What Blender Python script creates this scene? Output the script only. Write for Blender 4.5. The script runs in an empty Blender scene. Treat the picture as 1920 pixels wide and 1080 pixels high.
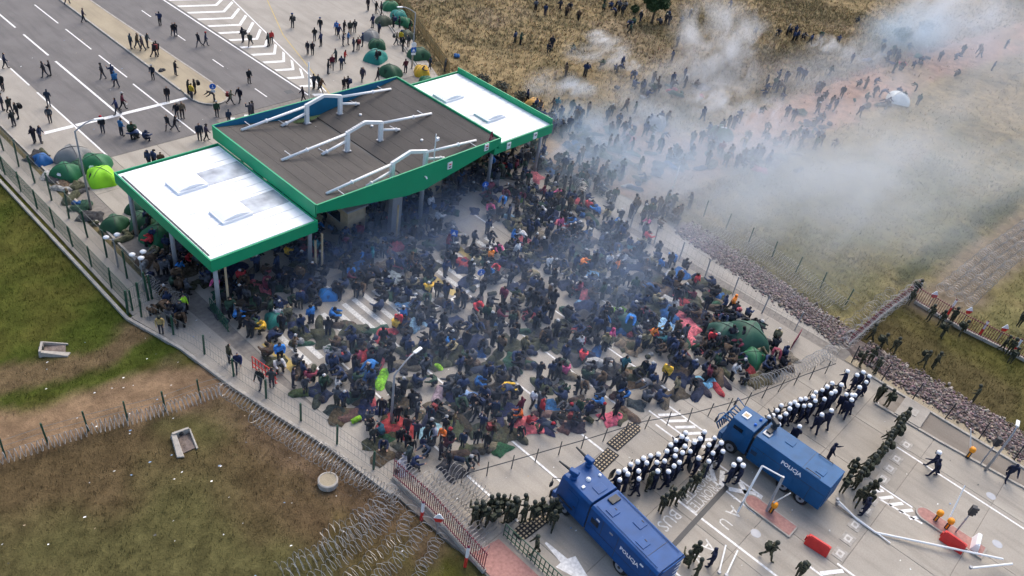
import bpy, math, random
import numpy as np
from mathutils import Vector, Matrix
random.seed(7); RNG = np.random.default_rng(7)
sc = bpy.context.scene
COL = sc.collection
R_ = math.radians

# ------------------------------------------------------------------ camera
CAM_H = 41.0
F_PX, CX, CY = 1520.0, 960.0, 540.0
def _n(v): return v / np.linalg.norm(v)
_d = _n(np.array([612 - CX, 2480 - CY, F_PX])); _Z = -_d
_r = np.array([-1320 - CX, -1110 - CY, F_PX]); _Y = _n(_r - _Z * (_r @ _Z)); _X = np.cross(_Y, _Z)
RW = np.array([_X, _Y, _Z])                       # world axes (rows) in lens axes x right, y down, z forward
cam = bpy.data.cameras.new('camera'); cam_o = bpy.data.objects.new('camera', cam); COL.objects.link(cam_o)
cam.sensor_width = 36.0; cam.lens = 36.0 * F_PX / 1920.0; cam.clip_end = 6000; cam.clip_start = 0.5
_m = Matrix.Identity(4)
for i in range(3):
    _m[i][0] = RW[i][0]; _m[i][1] = -RW[i][1]; _m[i][2] = -RW[i][2]
_m[2][3] = CAM_H
cam_o.matrix_world = _m
sc.camera = cam_o
# ------------------------------------------------------------------ sky, sun, exposure
w = bpy.data.worlds.new('World'); sc.world = w; w.use_nodes = True
nt = w.node_tree; bg = nt.nodes['Background']
sky = nt.nodes.new('ShaderNodeTexSky'); sky.sky_type = 'NISHITA'; sky.sun_disc = False
SUN_EL, SUN_AZ = R_(48), R_(62)                   # azimuth measured clockwise from +Y
sky.sun_elevation = SUN_EL; sky.sun_rotation = SUN_AZ; sky.dust_density = 3.0; sky.air_density = 0.8; sky.ozone_density = 0.6
nt.links.new(sky.outputs[0], bg.inputs[0]); bg.inputs[1].default_value = 0.15
sun = bpy.data.lights.new('sun', 'SUN'); sun.energy = 0.9; sun.angle = R_(50); sun.color = (1.0, 0.95, 0.87)
sun_o = bpy.data.objects.new('sun', sun); COL.objects.link(sun_o)
_sd = Vector((math.sin(SUN_AZ) * math.cos(SUN_EL), math.cos(SUN_AZ) * math.cos(SUN_EL), math.sin(SUN_EL)))
sun_o.rotation_euler = _sd.to_track_quat('Z', 'Y').to_euler()
sc.view_settings.view_transform = 'Standard'; sc.view_settings.look = 'None'; sc.view_settings.gamma = 1
sc.view_settings.exposure = 1.0
sc.render.engine = 'CYCLES'
cy = sc.cycles; cy.use_denoising = True; cy.max_bounces = 5; cy.diffuse_bounces = 3; cy.volume_bounces = 1; cy.transparent_max_bounces = 12
cy.volume_step_rate = 5.0; cy.volume_max_steps = 64; cy.use_adaptive_sampling = True; cy.adaptive_threshold = 0.03

def G(px, py, z=0.0):
    """where the line of sight through a point of the 1920 x 1080 photograph meets the height z: metres on the ground plan"""
    d = RW @ np.array([px - CX, py - CY, F_PX]); t = (z - CAM_H) / d[2]
    return float(d[0] * t), float(d[1] * t)
def PX(p):
    c = RW.T @ (np.array(p, float) - np.array([0, 0, CAM_H])); return CX + F_PX * c[0] / c[2], CY + F_PX * c[1] / c[2]

# ------------------------------------------------------------------ materials
def lin(r, g, b):
    f = lambda c: (c / 255 / 12.92) if c / 255 <= 0.04045 else ((c / 255 + 0.055) / 1.055) ** 2.4
    return (f(r), f(g), f(b))
MATS = {}
def mat(name, col, rough=0.8, var=0.18, scale=2.0, bump=0.0, bscale=30.0, metal=0.0, spec=0.3, source=None):
    """procedural surface: base colour broken by two noises, optional fine relief; source: 'object' = object colour, 'attr' = painted attribute"""
    m = bpy.data.materials.new(name); m.use_nodes = True; n = m.node_tree.nodes; l = m.node_tree.links
    b = n['Principled BSDF']; b.inputs['Roughness'].default_value = rough; b.inputs['Metallic'].default_value = metal
    b.inputs['Specular IOR Level'].default_value = spec
    tc = n.new('ShaderNodeTexCoord')
    nz = n.new('ShaderNodeTexNoise'); nz.inputs['Scale'].default_value = scale; nz.inputs['Detail'].default_value = 6
    l.new(tc.outputs['Object'], nz.inputs['Vector'])
    mr = n.new('ShaderNodeMapRange'); mr.inputs[1].default_value = 0.3; mr.inputs[2].default_value = 0.7; mr.inputs[3].default_value = 1 - var; mr.inputs[4].default_value = 1 + var
    l.new(nz.outputs[0], mr.inputs[0])
    mx = n.new('ShaderNodeMix'); mx.data_type = 'RGBA'; mx.blend_type = 'MULTIPLY'; mx.inputs[0].default_value = 1.0
    if source == 'object':
        oi = n.new('ShaderNodeObjectInfo'); l.new(oi.outputs['Color'], mx.inputs[6])
    elif source == 'attr':
        at = n.new('ShaderNodeAttribute'); at.attribute_name = 'paint'; l.new(at.outputs['Color'], mx.inputs[6])
    else:
        mx.inputs[6].default_value = (*col, 1)
    l.new(mr.outputs[0], mx.inputs[7]); l.new(mx.outputs[2], b.inputs['Base Color'])
    if bump:
        n2 = n.new('ShaderNodeTexNoise'); n2.inputs['Scale'].default_value = bscale; n2.inputs['Detail'].default_value = 4
        l.new(tc.outputs['Object'], n2.inputs['Vector'])
        bp = n.new('ShaderNodeBump'); bp.inputs['Strength'].default_value = bump; bp.inputs['Distance'].default_value = 0.05
        l.new(n2.outputs[0], bp.inputs['Height']); l.new(bp.outputs[0], b.inputs['Normal'])
    MATS[name] = m
    return m
def rand_tone(m, lo, hi):
    """let each object of this material differ a little in tone"""
    n = m.node_tree.nodes; l = m.node_tree.links; b = n['Principled BSDF']
    src = b.inputs['Base Color'].links[0].from_socket
    oi = n.new('ShaderNodeObjectInfo'); mr = n.new('ShaderNodeMapRange'); mr.inputs[3].default_value = lo; mr.inputs[4].default_value = hi
    l.new(oi.outputs['Random'], mr.inputs[0])
    mx = n.new('ShaderNodeMix'); mx.data_type = 'RGBA'; mx.blend_type = 'MULTIPLY'; mx.inputs[0].default_value = 1
    l.new(src, mx.inputs[6]); l.new(mr.outputs[0], mx.inputs[7]); l.new(mx.outputs[2], b.inputs['Base Color'])

def worn_ground(name, col, col2, joints=None):
    """paving with broad stains, grit and streaks along the traffic"""
    m = mat(name, col, 0.9, 0.10, 0.35, 0.25, 60)
    n = m.node_tree.nodes; l = m.node_tree.links; b = n['Principled BSDF']
    ge = n.new('ShaderNodeNewGeometry')
    src = b.inputs['Base Color'].links[0].from_socket
    mp = n.new('ShaderNodeMapping'); mp.inputs['Scale'].default_value = (1.1, 0.12, 1); l.new(ge.outputs['Position'], mp.inputs[0])
    n1 = n.new('ShaderNodeTexNoise'); n1.inputs['Scale'].default_value = 0.9; n1.inputs['Detail'].default_value = 7; n1.inputs['Roughness'].default_value = 0.65
    l.new(mp.outputs[0], n1.inputs['Vector'])
    r1 = n.new('ShaderNodeMapRange'); r1.inputs[1].default_value = 0.48; r1.inputs[2].default_value = 0.72; r1.inputs[4].default_value = 0.75; l.new(n1.outputs[0], r1.inputs[0])
    m1 = n.new('ShaderNodeMix'); m1.data_type = 'RGBA'; m1.inputs[7].default_value = (*col2, 1)
    l.new(r1.outputs[0], m1.inputs[0]); l.new(src, m1.inputs[6])
    n2 = n.new('ShaderNodeTexNoise'); n2.inputs['Scale'].default_value = 9; n2.inputs['Detail'].default_value = 8; n2.inputs['Roughness'].default_value = 0.8
    l.new(ge.outputs['Position'], n2.inputs['Vector'])
    r2 = n.new('ShaderNodeMapRange'); r2.inputs[1].default_value = 0.3; r2.inputs[2].default_value = 0.7; r2.inputs[3].default_value = 0.84; r2.inputs[4].default_value = 1.14; l.new(n2.outputs[0], r2.inputs[0])
    m2 = n.new('ShaderNodeMix'); m2.data_type = 'RGBA'; m2.blend_type = 'MULTIPLY'; m2.inputs[0].default_value = 1
    l.new(m1.outputs[2], m2.inputs[6]); l.new(r2.outputs[0], m2.inputs[7]); l.new(m2.outputs[2], b.inputs['Base Color'])
    return m
M_CONC = worn_ground('concrete', (0.35, 0.315, 0.262), (0.23, 0.205, 0.17)); rand_tone(M_CONC, 0.90, 1.06)
M_JOINT = mat('joint_filler', (0.20, 0.18, 0.155), 0.95, 0.2, 3)
M_ASPH = worn_ground('asphalt', (0.158, 0.147, 0.138), (0.100, 0.094, 0.090))
M_PATH = worn_ground('path_paving', (0.33, 0.30, 0.255), (0.25, 0.225, 0.19))
M_SAND = worn_ground('median_sand', (0.34, 0.285, 0.195), (0.24, 0.20, 0.14))
M_GRAV = worn_ground('gravel', (0.215, 0.185, 0.150), (0.15, 0.125, 0.10))
M_KERB = mat('kerb_stone', (0.36, 0.33, 0.285), 0.9, 0.2, 4, 0.2)
M_WHITE = mat('road_paint', (0.74, 0.725, 0.69), 0.75, 0.22, 5)
M_PADC = mat('pad_cover_paint', (0.56, 0.53, 0.48), 0.85, 0.2, 5)
M_WORN = mat('worn_road_paint', (0.62, 0.60, 0.55), 0.85, 0.30, 7)
M_YELP = mat('yellow_tactile', (0.50, 0.37, 0.12), 0.85, 0.2, 6, 0.3)
M_REDT = mat('red_paving', (0.36, 0.19, 0.16), 0.9, 0.2, 5, 0.3)
M_GREEN = mat('green_fascia_paint', (0.012, 0.30, 0.13), 0.45, 0.06, 0.5)
M_BLUEP = mat('blue_fascia_back', (0.012, 0.13, 0.24), 0.5, 0.1, 0.8)
M_ROOFD = worn_ground('dark_roofing_felt', (0.085, 0.077, 0.069), (0.052, 0.047, 0.043))
M_ROOFW = mat('white_roof_sheet', (0.82, 0.83, 0.84), 0.4, 0.05, 0.4)
M_GALV = mat('galvanised_sheet', (0.36, 0.39, 0.43), 0.45, 0.35, 0.9, metal=0.2)
M_STEEL = mat('white_painted_steel', (0.78, 0.78, 0.76), 0.4, 0.05, 1)
M_GREYM = mat('grey_metal', (0.32, 0.33, 0.35), 0.5, 0.1, 2, metal=0.3)
M_DARKM = mat('dark_metal', (0.035, 0.037, 0.04), 0.5, 0.15, 3)
M_FGREEN = mat('green_fence_paint', (0.02, 0.075, 0.045), 0.55, 0.15, 4)
M_WIRE = mat('razor_wire_steel', (0.42, 0.40, 0.37), 0.42, 0.2, 2, metal=0.35)
M_MESHW = mat('fence_wire', (0.17, 0.19, 0.18), 0.5, 0.2, 2, metal=0.3)
M_REDM = mat('red_paint_metal', (0.16, 0.022, 0.045), 0.5, 0.2, 3)
M_REDB = mat('bright_red_plastic', (0.60, 0.035, 0.03), 0.45, 0.1, 3)
M_ORANGE = mat('orange_plastic', (0.80, 0.29, 0.015), 0.45, 0.08, 3)
M_BLUE = mat('police_blue_paint', (0.003, 0.060, 0.21), 0.55, 0.16, 1.3, 0.06, 5, spec=0.35)
M_BLUE2 = mat('police_blue_paint_pale', (0.004, 0.078, 0.205), 0.55, 0.16, 1.3, 0.06, 5, spec=0.35)
M_RUBBER = mat('black_rubber', (0.02, 0.02, 0.02), 0.85, 0.2, 4)
M_GLASS = mat('dark_window_glass', (0.015, 0.02, 0.028), 0.12, 0.1, 2, spec=0.6)
M_SIGNB = mat('sign_blue', (0.01, 0.12, 0.50), 0.4, 0.05, 3)
M_BEIGE = mat('beige_panel', (0.46, 0.36, 0.23), 0.8, 0.15, 2)
M_TIMBER = mat('yellow_timber', (0.34, 0.24, 0.11), 0.85, 0.25, 3, 0.2)
M_STONE = mat('rubble_stone', (0.17, 0.135, 0.115), 0.95, 0.35, 3, 0.3); rand_tone(M_STONE, 0.9, 1.1)
M_SKIN = mat('skin', (0.40, 0.24, 0.16), 0.6, 0.1, 6)
M_HAIR = mat('dark_hair', (0.015, 0.012, 0.010), 0.7, 0.3, 12)
M_SHOE = mat('dark_shoes', (0.018, 0.017, 0.017), 0.7, 0.2, 8)
M_JACKET = mat('jacket_cloth', (0, 0, 0), 0.85, 0.3, 7, 0.4, 22, source='object')
M_TROUS = mat('dark_trousers', (0.022, 0.024, 0.032), 0.9, 0.3, 7, 0.3, 25); rand_tone(M_TROUS, 0.5, 2.0)
M_CLOTH = mat('piled_cloth', (0, 0, 0), 0.9, 0.6, 5.5, 0.9, 9, source='object')
M_TENT = mat('tent_fabric', (0, 0, 0), 0.6, 0.12, 1.5, 0.2, 6, source='object')
M_CROWD = mat('crowd_clothing', (0, 0, 0), 0.88, 0.5, 5.5, 0.4, 14, source='attr')
M_HELM = mat('white_helmet', (0.82, 0.82, 0.82), 0.3, 0.03, 4)
M_HELMD = mat('dark_helmet', (0.03, 0.035, 0.025), 0.6, 0.3, 12)
M_NAVY = mat('navy_uniform', (0.010, 0.014, 0.036), 0.8, 0.3, 8, 0.3, 25)
M_VISOR = mat('clear_shield', (0.05, 0.06, 0.07), 0.2, 0.1, 3)
def camo():
    m = mat('camouflage', (0.035, 0.04, 0.025), 0.9, 0.2, 20, 0.3, 30)
    n = m.node_tree.nodes; l = m.node_tree.links; b = n['Principled BSDF']
    tc = n.new('ShaderNodeTexCoord'); nz = n.new('ShaderNodeTexNoise'); nz.inputs['Scale'].default_value = 9; l.new(tc.outputs['Object'], nz.inputs['Vector'])
    cr = n.new('ShaderNodeValToRGB'); cr.color_ramp.interpolation = 'CONSTANT'; e = cr.color_ramp.elements
    e[0].color = (0.018, 0.018, 0.012, 1); e[1].position = 0.45; e[1].color = (0.05, 0.058, 0.03, 1)
    x = e.new(0.52); x.color = (0.10, 0.09, 0.055, 1); x = e.new(0.6); x.color = (0.03, 0.028, 0.018, 1)
    l.new(nz.outputs[0], cr.inputs[0]); l.new(cr.outputs[0], b.inputs['Base Color'])
    return m
M_CAMO = camo()
def ground_mat():
    m = mat('grass_ground', (0, 0, 0), 1.0, 0.30, 0.8, 0.9, 9, spec=0.05, source='attr')
    n = m.node_tree.nodes; l = m.node_tree.links; b = n['Principled BSDF']
    src = b.inputs['Base Color'].links[0].from_socket
    ge = n.new('ShaderNodeNewGeometry'); nz = n.new('ShaderNodeTexNoise'); nz.inputs['Scale'].default_value = 4.0; nz.inputs['Detail'].default_value = 9; nz.inputs['Roughness'].default_value = 0.75
    l.new(ge.outputs['Position'], nz.inputs['Vector'])
    mr = n.new('ShaderNodeMapRange'); mr.inputs[1].default_value = 0.3; mr.inputs[2].default_value = 0.7; mr.inputs[3].default_value = 0.70; mr.inputs[4].default_value = 1.32; l.new(nz.outputs[0], mr.inputs[0])
    mx = n.new('ShaderNodeMix'); mx.data_type = 'RGBA'; mx.blend_type = 'MULTIPLY'; mx.inputs[0].default_value = 1
    l.new(src, mx.inputs[6]); l.new(mr.outputs[0], mx.inputs[7]); l.new(mx.outputs[2], b.inputs['Base Color'])
    return m
M_GROUND = ground_mat()
M_GRASS = mat('grass_blades', (0, 0, 0), 0.95, 0.2, 1.0, spec=0.1, source='attr')
M_LEAF = mat('leaf', (0.035, 0.065, 0.022), 0.8, 0.35, 1.5)
M_LEAFG = mat('grey_leaf', (0.10, 0.10, 0.075), 0.9, 0.35, 1.5)
M_BARK = mat('bark', (0.07, 0.055, 0.04), 0.9, 0.3, 6, 0.4)

# ------------------------------------------------------------------ mesh helpers
class MB:
    def __init__(s): s.v = []; s.f = []; s.m = []; s.cur = 0
    def add(s, vs, fs):
        o = len(s.v); s.v += [tuple(x) for x in vs]; s.f += [tuple(i + o for i in f) for f in fs]; s.m += [s.cur] * len(fs); return s
    def box(s, c, d, rz=0.0, tilt=None):
        hx, hy, hz = d[0] / 2, d[1] / 2, d[2] / 2; ca, sa = math.cos(rz), math.sin(rz)
        vs = []
        for z in (-hz, hz):
            for x, y in ((-hx, -hy), (hx, -hy), (hx, hy), (-hx, hy)):
                vs.append((c[0] + x * ca - y * sa, c[1] + x * sa + y * ca, c[2] + z))
        return s.add(vs, [(3, 2, 1, 0), (4, 5, 6, 7), (0, 1, 5, 4), (1, 2, 6, 5), (2, 3, 7, 6), (3, 0, 4, 7)])
    def hexa(s, p): return s.add(p, [(3, 2, 1, 0), (4, 5, 6, 7), (0, 1, 5, 4), (1, 2, 6, 5), (2, 3, 7, 6), (3, 0, 4, 7)])
    def prism(s, poly, z0, z1):
        n = len(poly); a = sum(poly[i][0] * poly[(i + 1) % n][1] - poly[(i + 1) % n][0] * poly[i][1] for i in range(n))
        if a < 0: poly = poly[::-1]
        vs = [(x, y, z0) for x, y in poly] + [(x, y, z1) for x, y in poly]
        return s.add(vs, [tuple(range(n, 2 * n)), tuple(range(n - 1, -1, -1))] + [(i, (i + 1) % n, n + (i + 1) % n, n + i) for i in range(n)])
    def sheet(s, poly, z):
        n = len(poly); a = sum(poly[i][0] * poly[(i + 1) % n][1] - poly[(i + 1) % n][0] * poly[i][1] for i in range(n))
        if a < 0: poly = poly[::-1]
        return s.add([(x, y, z) for x, y in poly], [tuple(range(n))])
    def tube(s, pts, r, n=8, caps=True):
        pts = [Vector(p) for p in pts]; rs = r if isinstance(r, (list, tuple)) else [r] * len(pts)
        vs = []; fs = []; up = None
        for i, p in enumerate(pts):
            t = (pts[min(i + 1, len(pts) - 1)] - pts[max(i - 1, 0)])
            t = t.normalized() if t.length > 1e-9 else Vector((0, 0, 1))
            if up is None: up = Vector((0, 0, 1)) if abs(t.z) < 0.9 else Vector((1, 0, 0))
            a = t.cross(up)
            if a.length < 1e-6: a = t.orthogonal()
            a.normalize(); b = t.cross(a); up = -b if b.dot(up) < 0 else b; b = a.cross(t)
            for k in range(n):
                th = 2 * math.pi * k / n; vs.append(p + (a * math.cos(th) + b * math.sin(th)) * rs[i])
        for i in range(len(pts) - 1):
            for k in range(n):
                k2 = (k + 1) % n; fs.append((i * n + k, (i + 1) * n + k, (i + 1) * n + k2, i * n + k2))
        if caps: fs.append(tuple(range(n))); fs.append(tuple(range(len(pts) * n - 1, (len(pts) - 1) * n - 1, -1)))
        return s.add(vs, fs)
    def lathe(s, prof, c=(0, 0, 0), n=12):
        vs = []; fs = []
        for r, z in prof:
            for k in range(n):
                th = 2 * math.pi * k / n; vs.append((c[0] + r * math.cos(th), c[1] + r * math.sin(th), c[2] + z))
        for i in range(len(prof) - 1):
            for k in range(n):
                k2 = (k + 1) % n; fs.append((i * n + k, i * n + k2, (i + 1) * n + k2, (i + 1) * n + k))
        if prof[0][0] > 1e-4: fs.append(tuple(range(n - 1, -1, -1)))
        if prof[-1][0] > 1e-4: fs.append(tuple(range((len(prof) - 1) * n, len(prof) * n)))
        return s.add(vs, fs)
    def mesh(s, name, mats, smooth=False):
        me = bpy.data.meshes.new(name); me.from_pydata(s.v, [], s.f)
        for m in (mats if isinstance(mats, (list, tuple)) else [mats]): me.materials.append(m)
        if len(me.materials) > 1: me.polygons.foreach_set('material_index', s.m)
        if smooth: me.polygons.foreach_set('use_smooth', [True] * len(s.f))
        me.update(); return me
    def build(s, name, mats, parent=None, smooth=False, loc=None, rz=0.0, bevel=0.0):
        return link(name, s.mesh(name, mats, smooth), parent, loc, rz, bevel)
def link(name, me, parent=None, loc=None, rz=0.0, bevel=0.0, scale=None, color=None):
    o = bpy.data.objects.new(name, me); COL.objects.link(o)
    if parent is not None: o.parent = parent
    if loc is not None: o.location = loc
    if rz: o.rotation_euler = (0, 0, rz)
    if scale is not None: o.scale = scale
    if color is not None: o.color = (*color, 1)
    if bevel:
        b = o.modifiers.new('bevel', 'BEVEL'); b.width = bevel; b.segments = 2; b.limit_method = 'ANGLE'
    return o
THINGS = []
def tag(o, label, cat, group=None):
    o['label'] = label; o['category'] = cat
    if group: o['group'] = group
    THINGS.append(o); return o
def thing(name, label, cat, loc=(0, 0, 0), rz=0.0, group=None):
    o = bpy.data.objects.new(name, None); COL.objects.link(o); o.location = loc; o.rotation_euler = (0, 0, rz); o.empty_display_size = 0.2
    return tag(o, label, cat, group)
def struct(o): o['kind'] = 'structure'; return o
def stuff(o): o['kind'] = 'stuff'; return o
def dup(root, loc, rz, label, color=None, scale=None, group=None):
    r = root.copy(); COL.objects.link(r); r.location = loc; r.rotation_euler = (0, 0, rz); r['label'] = label
    if group: r['group'] = group
    if scale: r.scale = scale
    if color: r.color = (*color, 1)
    for ch in root.children:
        c = ch.copy(); COL.objects.link(c); c.parent = r
        if color and ch.get('tinted'): c.color = (*color, 1)
        for g in ch.children:
            d = g.copy(); COL.objects.link(d); d.parent = c
    THINGS.append(r); return r
def text_mesh(txt, size, depth=0.0, bold=0.0):
    cu = bpy.data.curves.new('lettering', 'FONT'); cu.body = txt; cu.size = size; cu.align_x = 'CENTER'; cu.align_y = 'CENTER'; cu.extrude = depth; cu.offset = bold; cu.resolution_u = 2
    o = bpy.data.objects.new('lettering', cu); COL.objects.link(o); dg = bpy.context.evaluated_depsgraph_get()
    me = bpy.data.meshes.new_from_object(o.evaluated_get(dg)); bpy.data.objects.remove(o); return me
def noise2(x, y, s, seed=0):
    """smooth value noise on arrays"""
    r = np.random.default_rng(seed).random((256, 256)); x = np.asarray(x) * s + 100; y = np.asarray(y) * s + 100
    xi = np.floor(x).astype(int); yi = np.floor(y).astype(int); fx = x - xi; fy = y - yi; fx = fx * fx * (3 - 2 * fx); fy = fy * fy * (3 - 2 * fy)
    g = lambda a, b: r[a % 256, b % 256]
    return (g(xi, yi) * (1 - fx) + g(xi + 1, yi) * fx) * (1 - fy) + (g(xi, yi + 1) * (1 - fx) + g(xi + 1, yi + 1) * fx) * fy
def fbm(x, y, s, seed=0, o=4): return sum(noise2(x, y, s * 2 ** i, seed + i) * 0.5 ** i for i in range(o)) / sum(0.5 ** i for i in range(o))
def seg_dist(x, y, pts):
    best = np.full(np.shape(x), 1e9)
    for (ax, ay), (bx, by) in zip(pts[:-1], pts[1:]):
        dx, dy = bx - ax, by - ay; t = np.clip(((x - ax) * dx + (y - ay) * dy) / (dx * dx + dy * dy), 0, 1)
        best = np.minimum(best, np.hypot(x - ax - t * dx, y - ay - t * dy))
    return best
def inside(x, y, poly):
    x = np.asarray(x, float); y = np.asarray(y, float); c = np.zeros(x.shape, bool); n = len(poly)
    for i in range(n):
        ax, ay = poly[i]; bx, by = poly[(i + 1) % n]
        if ay == by: continue
        c ^= ((ay > y) != (by > y)) & (x < (bx - ax) * (y - ay) / (by - ay) + ax)
    return c
def sstep(a, b, x): t = np.clip((x - a) / (b - a), 0, 1); return t * t * (3 - 2 * t)

# ------------------------------------------------------------------ the setting: ground
PAVED = [(20.4, 140), (20.4, 47.4), (17.0, 46.6), (18.3, 41.6), (19.0, 36.4), (19.8, 32.5), (20.8, 28.1), (21.5, 22.7), (21.9, 15.8), (21.9, -40),
         (57.6, -40), (57.6, 8), (61.0, 12), (62.4, 20), (63.0, 30), (62.2, 38), (61.0, 45), (60.6, 60), (62.6, 66.0), (65.4, 72.2), (69.6, 81.5), (73.8, 90.3), (97, 140)]
def ground_paint(x, y):
    """colour of the bare field at a place: lawn, straw, dirt tracks"""
    n1 = fbm(x, y, 0.11, 3); n2 = fbm(x, y, 0.45, 9); n3 = fbm(x, y, 0.035, 21)
    straw = np.array([0.250, 0.188, 0.098]); straw2 = np.array([0.145, 0.115, 0.060]); lawn = np.array([0.048, 0.064, 0.011]); lawn2 = np.array([0.078, 0.076, 0.018])
    olive = np.array([0.084, 0.076, 0.030]); olive2 = np.array([0.090, 0.064, 0.032]); dirt = np.array([0.25, 0.165, 0.098]); reddirt = np.array([0.33, 0.205, 0.14]); dk = np.array([0.062, 0.05, 0.032])
    mix = lambda a, b, t: a + (b - a) * np.asarray(t)[..., None]
    c = mix(straw2, straw, sstep(0.36, 0.62, n1 * 0.55 + n2 * 0.45))
    # right-hand plot and rough grass beyond the stones turn olive green
    g = sstep(34, 16, y) * sstep(58, 64, x) * sstep(125, 80, x) * 0.6
    c = mix(c, mix(np.array([.115, .118, .045]), np.array([.15, .125, .055]), n2), sstep(36, 20, y) * sstep(58, 64, x) * sstep(135, 85, x) * .85)
    pl = inside(x, y, [(61, 10.2), (71.3, 9.6), (72, -30), (58, -30)])
    c = np.where(pl[..., None], mix(np.array([0.105, 0.098, 0.028]), np.array([0.085, 0.068, 0.03]), sstep(0.35, 0.7, n1)), c)
    # left lawn
    l = (x < 20) & (y > 41.5 + (x < 8) * 0)
    c = np.where(l[..., None], mix(lawn, lawn2, sstep(0.35, 0.65, n1 * 0.6 + n2 * 0.4)), c)
    b = (x < 22.2) & (y <= 41.5)
    c = np.where(b[..., None], mix(olive, olive2, sstep(0.35, 0.65, n1)), c)
    gp = (x < 22.2) & (y <= 41.5) & (n3 > 0.5); c = np.where(gp[..., None], mix(c, lawn2 * 0.9, sstep(0.45, 0.65, n2)), c)
    # tracks
    w = (n2 - 0.5) * 2.2
    d = seg_dist(x, y, [(-10, 44.5), (5, 41.2), (12, 39.6), (19, 37.6)]); c = mix(c, mix(dirt, dirt * 0.7, n1), sstep(2.6, 1.4, d + w) * 0.95)
    d = seg_dist(x, y, [(2, 47.5), (9, 45.4), (14, 43.9), (17, 45.2)]); c = mix(c, dirt * 0.55, sstep(1.5, 0.5, d + w) * 0.8)
    d = seg_dist(x, y, [(17.5, 38.5), (18.5, 31), (20, 26), (21, 19)]); c = mix(c, dirt * 0.62, sstep(2.4, 0.6, d + w) * 0.75)
    d = np.hypot((x - 18.5) / 4, (y - 22) / 6); c = mix(c, np.array([0.10, 0.066, 0.036]), sstep(1.1, 0.3, d + w * 0.3) * 0.75)
    d = seg_dist(x, y, [(66, 37), (81, 36.0), (103, 34.2), (137, 32.6), (176, 27), (260, 18)]); c = mix(c, mix(reddirt, reddirt * 0.75, n1), sstep(5.2, 2.8, d + w * 1.5))
    d = np.hypot((x - 68) / 13, (y - 41) / 9); c = mix(c, reddirt * 0.9, sstep(1.15, 0.5, d + w * 0.15) * 0.85)
    d = seg_dist(x, y, [(72, 7), (84, 6.6), (99, 5.2), (130, 3)]); c = mix(c, np.array([0.19, 0.145, 0.10]), sstep(3.4, 1.5, d + w) * 0.85)
    d = seg_dist(x, y, [(73, 11.2), (84, 10.6), (99, 9.4), (130, 7)]); c = mix(c, np.array([0.055, 0.062, 0.028]), sstep(1.6, .4, d + w) * 0.8)
    pt = sstep(.56, .70, fbm(x, y, .09, 61)) * (x > 60) * (y > 20); c = mix(c, np.array([.24, .185, .115]), pt * .7)
    d = np.hypot((x - 100) / 20, (y - 48) / 4); c = mix(c, dk, sstep(1.2, 0.4, d + w * 0.2) * 0.4)
    return c
def make_ground():
    xs = np.concatenate([[-2500, -600, -120], np.arange(-20, 110, 0.55), np.arange(110, 262, 1.1), [340, 700, 2600]])
    ys = np.concatenate([[-2500, -600, -150, -60], np.arange(-34, 125, 0.55), [150, 220, 600, 2600]])
    X, Y = np.meshgrid(xs, ys, indexing='ij'); Z = -0.12 + (fbm(X, Y, 0.25, 40) - 0.5) * 0.16 + (fbm(X, Y, 1.1, 50, 2) - 0.5) * 0.05
    P = inside(X, Y, PAVED); Z = np.where(P, -0.30, np.minimum(Z, -0.05))
    nx, ny = X.shape; v = np.stack([X, Y, Z], -1).reshape(-1, 3)
    i = np.arange(nx * ny).reshape(nx, ny); f = np.stack([i[:-1, :-1], i[1:, :-1], i[1:, 1:], i[:-1, 1:]], -1).reshape(-1, 4)
    me = bpy.data.meshes.new('ground'); me.vertices.add(len(v)); me.vertices.foreach_set('co', v.ravel()); me.loops.add(f.size); me.loops.foreach_set('vertex_index', f.ravel().astype(np.int32))
    me.polygons.add(len(f)); me.polygons.foreach_set('loop_start', np.arange(0, f.size, 4, dtype=np.int32)); me.polygons.foreach_set('use_smooth', np.ones(len(f), bool)); me.update(calc_edges=True)
    a = me.attributes.new('paint', 'FLOAT_COLOR', 'POINT'); c = ground_paint(X, Y).reshape(-1, 3); a.data.foreach_set('color', np.concatenate([c, np.ones((len(c), 1))], 1).astype(np.float32).ravel())
    me.materials.append(M_GROUND); return struct(link('ground', me))
make_ground()
def raw_mesh(name, v, f, mats, paint=None, pmat=None, smooth=False):
    """numpy triangles or quads into one mesh, with a face colour"""
    me = bpy.data.meshes.new(name); k = f.shape[1]
    me.vertices.add(len(v)); me.vertices.foreach_set('co', np.asarray(v, np.float32).ravel()); me.loops.add(f.size); me.loops.foreach_set('vertex_index', f.ravel().astype(np.int32))
    me.polygons.add(len(f)); me.polygons.foreach_set('loop_start', np.arange(0, f.size, k, dtype=np.int32))
    if smooth: me.polygons.foreach_set('use_smooth', np.ones(len(f), bool))
    me.update(calc_edges=True)
    for m in (mats if isinstance(mats, (list, tuple)) else [mats]): me.materials.append(m)
    if paint is not None:
        a = me.attributes.new('paint', 'FLOAT_COLOR', 'FACE'); a.data.foreach_set('color', np.concatenate([paint, np.ones((len(paint), 1))], 1).astype(np.float32).ravel())
    return me
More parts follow.
